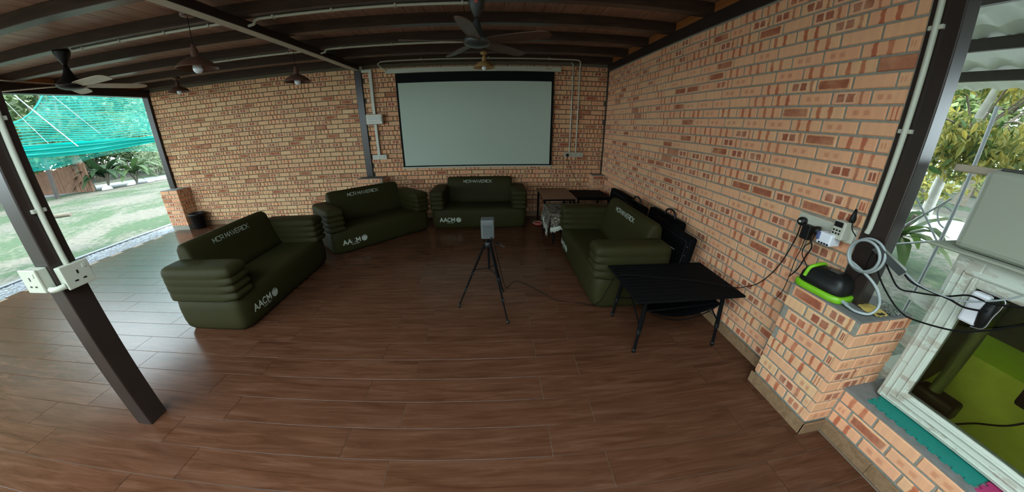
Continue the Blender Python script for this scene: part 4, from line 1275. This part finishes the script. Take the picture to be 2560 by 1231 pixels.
shrub('garden_shrub', 'dark shrub behind the far railing', -25.4, 19.8, 2.4, 1.8, LEAF_D, 1000, .25, 35, SG)
shrub('garden_shrub', 'low leafy shrub near the end of the railing', -24.6, 22.6, 1.7, 1.6, LEAF_M, 900, .22, 36, SG)
HG = 'tall hedge bushes beyond the lane'
for i, (lab, x, y) in enumerate((('tall hedge bush behind the bamboo fence', -27.5, 14.6), ('tall hedge bush behind the palms', -26.5, 17.0), ('tall hedge bush behind the railing', -27.8, 20.6), ('tall hedge bush at the far end of the railing', -27.0, 24.6), ('tall hedge bush beside the dark post', -26.5, 11.4))):
    shrub('hedge_bush', lab, x, y, 4.2, 2.6, (LEAF_M, LEAF_D, LEAF_P)[i % 3], 2400, .34, 90+i, HG)
# rocks edging the lane
rk = random.Random(9)
for i, (lab, x, y, s) in enumerate((('pale rock below the broad-leaved palm', -19.7, 12.9, .24), ('pale rock in the middle of the lane edge', -19.4, 13.9, .20), ('small pale rock toward the railing', -18.9, 14.6, .18))):
    m = MB().lathe([(0,0),(s,.02),(s*.9,s*.5),(s*.5,s*.85),(0,s*.9)], n=9, cap=False)
    m.v = [(a*(1+rk.uniform(-.2,.2)), b*(1+rk.uniform(-.2,.2)), c) for a, b, c in m.v]
    tag(m.build('rock', plain('pale_rock', (.50,.50,.46), .9, var=.3, scale=6), None, (x, y, -.1)), lab, 'rock')
# bamboo fence
fn = thing('bamboo_fence', 'brown bamboo slat fence at the far side of the lawn', 'fence', (-24.2, 12.75, -.1))
fb = plain('weathered_bamboo', (.17,.085,.05), .8, var=.5, scale=3)
for k in range(42):
    x = k*.092; hh = 1.14+.32*k/42+rk.uniform(-.06,.06)
    MB().rbox(x, x+.082, -.02+rk.uniform(-.02,.02), .02, 0, hh, .012, 1).build('slat', fb, fn)
for z in (.3, .95): MB().box(0, 3.9, .02, .06, z, z+.06).build('rail', BARK, fn)
po = MB().tube([(-20.6,11.3,-.1),(-20.3,11.3,2.2)], .09, 8).build('fence_post', plain('dark_post', (.05,.04,.035), .8, var=.3))
tag(po, 'dark leaning post in front of the bamboo fence', 'post')
rl = thing('railing', 'thin grey metal railing along the far lane', 'railing', (-23.6, 17.2, -.1))
GM = plain('grey_metal', (.30,.32,.32), .5, var=.1)
for k in range(5): MB().tube([(.0,k*1.7,0),(.0,k*1.7,1.0)], .03, 6).build('post', GM, rl)
for z in (.45, .72, 1.0): MB().tube([(0,0,z),(0,6.8,z)], .025, 6).build('rail', GM, rl)
lg_ = MB().tube([(-14.3,7.35,-.04),(-13.6,7.6,-.04)], .06, 8).build('log', BARK)
tag(lg_, 'short fallen log lying on the lawn', 'log')

# ------------------------------------------------------------------ green netting
def net_mat():
    t = NT('teal_net_film')
    out = t.t.nodes['Material Output']
    tr = t.n('ShaderNodeBsdfTransparent'); tl = t.n('ShaderNodeBsdfTranslucent'); a = t.n('ShaderNodeMixShader'); b = t.n('ShaderNodeMixShader')
    t.color((.0,.36,.31)); tl.inputs[0].default_value = (.0,.44,.38,1)
    a.inputs[0].default_value = .55
    t.link(t.b.outputs[0], a.inputs[1]); t.link(tl.outputs[0], a.inputs[2])
    f = t.noise(t.mapping(t.coord(), (.3,.5,2.2)), 1.6, 4, .6)
    t.link(t.math('MULTIPLY_ADD', f, .75, -.12, clamp=True), b.inputs[0])
    t.link(tr.outputs[0], b.inputs[1]); t.link(a.outputs[0], b.inputs[2]); t.link(b.outputs[0], out.inputs[0])
    return t.m
NETF = net_mat()
NETS = leaf_mat('teal_net_strand', (.0,.30,.26), (.0,.40,.34), .5)
nt = thing('garden_net', 'teal netting slung across the garden above the lawn', 'net', (-13, 6.8, 2.0))
def nety(y): return -.5*math.sin((y)*.5)
def ltop(y):   # left border of the upper net climbs from the sag to the eave
    return .72 + 2.6*max(0, min(1, (y)/2.2))**1.8
def nz(y, t): # surface point at distance y along, t 0 bottom .. 1 top
    top = ltop(y); bot = .10 + .05*math.sin(y*2.1)
    return bot + (top-bot)*t
MB().grid(lambda u, v: Vector((nety(7.5*u)+.25*math.sin(3*v+5*u), 7.5*u, nz(7.5*u, v))), 30, 14).build('net_film', NETF, nt, fix=False)
m = MB()
for k in range(46):
    z = .15+.075*k
    pts = []
    for i in range(31):
        y = 7.5*i/30
        if z <= ltop(y)+.01: pts.append(Vector((nety(y)-.03, y, z+.05*math.sin(y*1.7+k*.2)-.02*y)))
    if len(pts) > 2:
        for a, b in zip(pts, pts[1:]):
            m.add([a+Vector((0,0,-.009)), b+Vector((0,0,-.009)), b+Vector((0,0,.009)), a+Vector((0,0,.009))], [(0,1,2,3)])
st = m.build('net_strands', NETS, nt, fix=False); st['kind'] = 'stuff'
MB().grid(lambda u, v: Vector((nety(7.5*u)-.12+.10*math.sin(18*v+6*u), 7.5*u, .12-.05*u-(.34-.06*u+.08*math.sin(7*u))*v)), 40, 12).build('bunched_hem', NETS, nt, fix=False)
MB().grid(lambda u, v: Vector((nety(7.5*u)-.2+.06*math.sin(11*v+9*u), 7.5*u, -.20-(.30+.12*math.sin(9*u+1))*v)), 40, 8).build('loose_veil', NETF, nt, fix=False)
MB().tube([(nety(0),0,.70)] + [Vector((nety(y), y, ltop(y))) for y in (.3,.6,.9,1.2,1.5,1.8,2.1)], .02, 6).build('edge_rope', NETS, nt)
RP = plain('white_rope', (.42,.44,.45), .6, var=.05)
NO = Vector((-13, 6.8, 2.0))
for nm, a, b, r in (('pole', (-12.5,6.55,3.75), (-12.9,8.1,1.95), .016), ('rope', (-12.6,6.6,3.3), (-12.9,7.4,2.1), .007), ('rope', (-12.6,7.4,3.8), (-13.0,8.9,2.3), .007)):
    MB().tube([Vector(a)-NO, Vector(b)-NO], r, 6).build(nm, RP, nt)
for y in (-.55, 7.6):
    MB().tube([(0,y,-2.1),(0,y,3.6)], .04, 8).build('post', BARK, nt)
    MB().tube([(0,y,.3),(nety(0 if y < 0 else 7.5),0 if y < 0 else 7.5,.4)], .006, 5).build('rope', RP, nt)

# ------------------------------------------------------------------ right side: neighbouring roof, frame and tree
rt = thing('lean_to_roof', 'white tiled metal roof on dark purlins beyond the tank column', 'roof', (4.1, 2.0, 2.91))
sl_ = -.116
def roofz(x): return sl_*x
PUR = plain('brown_purlin_paint', (.045,.032,.028), .35, var=.2)
for x in (-1.1, 0, 1.12, 2.28):
    MB().rbox(x-.03, x+.03, -6, 5, roofz(x), roofz(x)+.13, .004, 1).build('purlin', PUR, rt)
ROOFW = plain('white_roof_underside', (.80,.83,.79), .5, var=.05, scale=2)
m = MB()
def wave(y): 
    q = (y/.30) % 1.0
    return .048*(abs(math.sin(PI*q))**1.4)
for k in range(13):
    x0, x1 = -1.3+.35*k, -1.3+.35*(k+1)
    m.grid(lambda u, v: Vector((x0+(x1-x0)*u, -6+11*v, roofz(x0+(x1-x0)*u)+.115+wave(-6+11*v)+(.045*(1-u)))), 2, 221)
    m.grid(lambda u, v: Vector((x1, -6+11*v, roofz(x1)+.115+wave(-6+11*v)+.045*u)), 2, 221, smooth=False)
m.build('tile_sheet', ROOFW, rt, fix=False)
MB().rbox(-.03, .03, -6, -5.9, -2.9, .0, .004, 1).build('post', PUR, rt)
MB().box(-3.3, -1.28, -6, -1.68, .26, .275).build('shade_sheet', ROOFW, rt)  # sheet added out of view to shade the pillar and tank
for x in (-.0, 3.0):
    for y in (5.0, -5.95):
        MB().rbox(x-.04, x+.04, y-.04, y+.04, -3.0, roofz(x), .004, 1).build('post', PUR, rt)
fm = thing('metal_frame', 'thin metal frame with crossed bracing rods outside beyond the tank', 'frame', (4.2, 1.81, -.1))
MB().tube([(0,0,0),(0,.0,2.2)], .016, 8).build('upright', GM, fm)
MB().tube([(0,.85,0),(0,.85,1.6)], .016, 8).build('upright', GM, fm)
MB().tube([(0,.44,1.44),(0,.02,.96)], .010, 6).build('brace', GM, fm)
MB().tube([(0,.40,.93),(0,.06,1.38)], .010, 6).build('brace', GM, fm)
MB().tube([(0,0,.98),(0,.85,.55)], .010, 6).build('brace', GM, fm)
MB().tube(spline([(0,.02,1.27),(0,.10,1.30),(0,.12,1.24),(0,.075,1.14),(0,.02,1.10)]), .008, 6).build('hoop', GM, fm)
rt_ = thing('tree', 'yellow-green drooping tree outside above the tank', 'tree', (8.2, 3.6, -.1))
MB().tube(spline([(1.2,.9,0),(1.0,.8,1.2),(.7,.5,2.2),(.5,.2,3.2)]), [.12*(1-.5*i/24) for i in range(25)], 8).build('trunk', BARKP, rt_)
rb = random.Random(41)
blobs = []
for k in range(14):
    c = (rb.uniform(-1.2,1.2), rb.uniform(-1.6,1.6), rb.uniform(1.6,3.9))
    blobs.append((c, (.55,.55,.42)))
    if k < 9: MB().tube(spline([(.6,.4,2.2), Vector((.6,.4,2.4)).lerp(Vector(c), .6)+Vector((0,0,.25)), c]), .018, 5).build('branch', BARK, rt_)
leaves('foliage', blobs, 5200, .22, LEAF_Y, rt_, 42, .28, 1.3)
lm = MB(); lm.add([(0,0,0),(.02,.028,-.03),(.03,.03,-.08),(.03,0,-.17),(.03,-.03,-.08),(.02,-.028,-.03)], [(0,1,2,3),(0,3,4,5)])
lms = []
for k in range(6):
    me = lm.mesh('leaf', LEAF_Y); at = me.attributes.new('tone', 'FLOAT', 'POINT'); at.data.foreach_set('value', [k/5.0]*len(me.vertices)); lms.append(me)
for k in range(260):
    c, r = rb.choice(blobs)
    o = obj('leaf', rb.choice(lms), rt_, (c[0]-abs(rb.gauss(0,.45))-.1, c[1]+rb.gauss(0,.4), c[2]+rb.gauss(0,.3)), rb.uniform(0,6.28))
    o.rotation_euler = (rb.gauss(0,.5), rb.gauss(0,.5), rb.uniform(0,6.28)); q = rb.uniform(.8,1.5); o.scale = (q,q,q)
tree('broad green tree far beyond the pale lane', 17.5, 7.5, 3.4, 3.4, 9, LEAF_M, 2400, .36, 51, .22, group='trees beyond the pale lane')
tree('dark green tree far beyond the pale lane at the column edge', 16.5, 11.5, 3.6, 3.4, 9, LEAF_D, 2400, .36, 52, .22, group='trees beyond the pale lane')
tree('tall full tree behind the others beyond the pale lane', 23.0, 9.5, 5.0, 6.0, 12, LEAF_M, 3600, .6, 54, .3, group='trees beyond the pale lane')
tree('tall yellow-green tree behind the others over the tank', 22.0, 2.5, 5.0, 6.0, 12, LEAF_Y, 3600, .6, 55, .3, group='trees beyond the pale lane')
tree('tall dark tree behind the others by the column', 22.0, 16.0, 5.0, 6.0, 12, LEAF_D, 3600, .6, 56, .3, group='trees beyond the pale lane')
tree('yellowish tree far beyond the pale lane over the tank', 16.5, 3.2, 3.4, 3.2, 9, LEAF_Y, 2400, .36, 53, .22, group='trees beyond the pale lane')
shrub('palm_shrub', 'strap-leaved plant outside beside the tank column', 6.6, 3.45, 1.35, .6, LEAF_Y, 0, 0, 61, 'strap-leaved plants outside', 22)
shrub('garden_shrub', 'yellow-leaved bush across the pale lane', 14.2, 6.9, 1.5, 1.3, LEAF_Y, 700, .2, 62, 'bushes across the pale lane')
shrub('garden_shrub', 'green bush across the pale lane behind the metal frame', 14.3, 4.6, 1.4, 1.2, LEAF_M, 700, .2, 63, 'bushes across the pale lane')
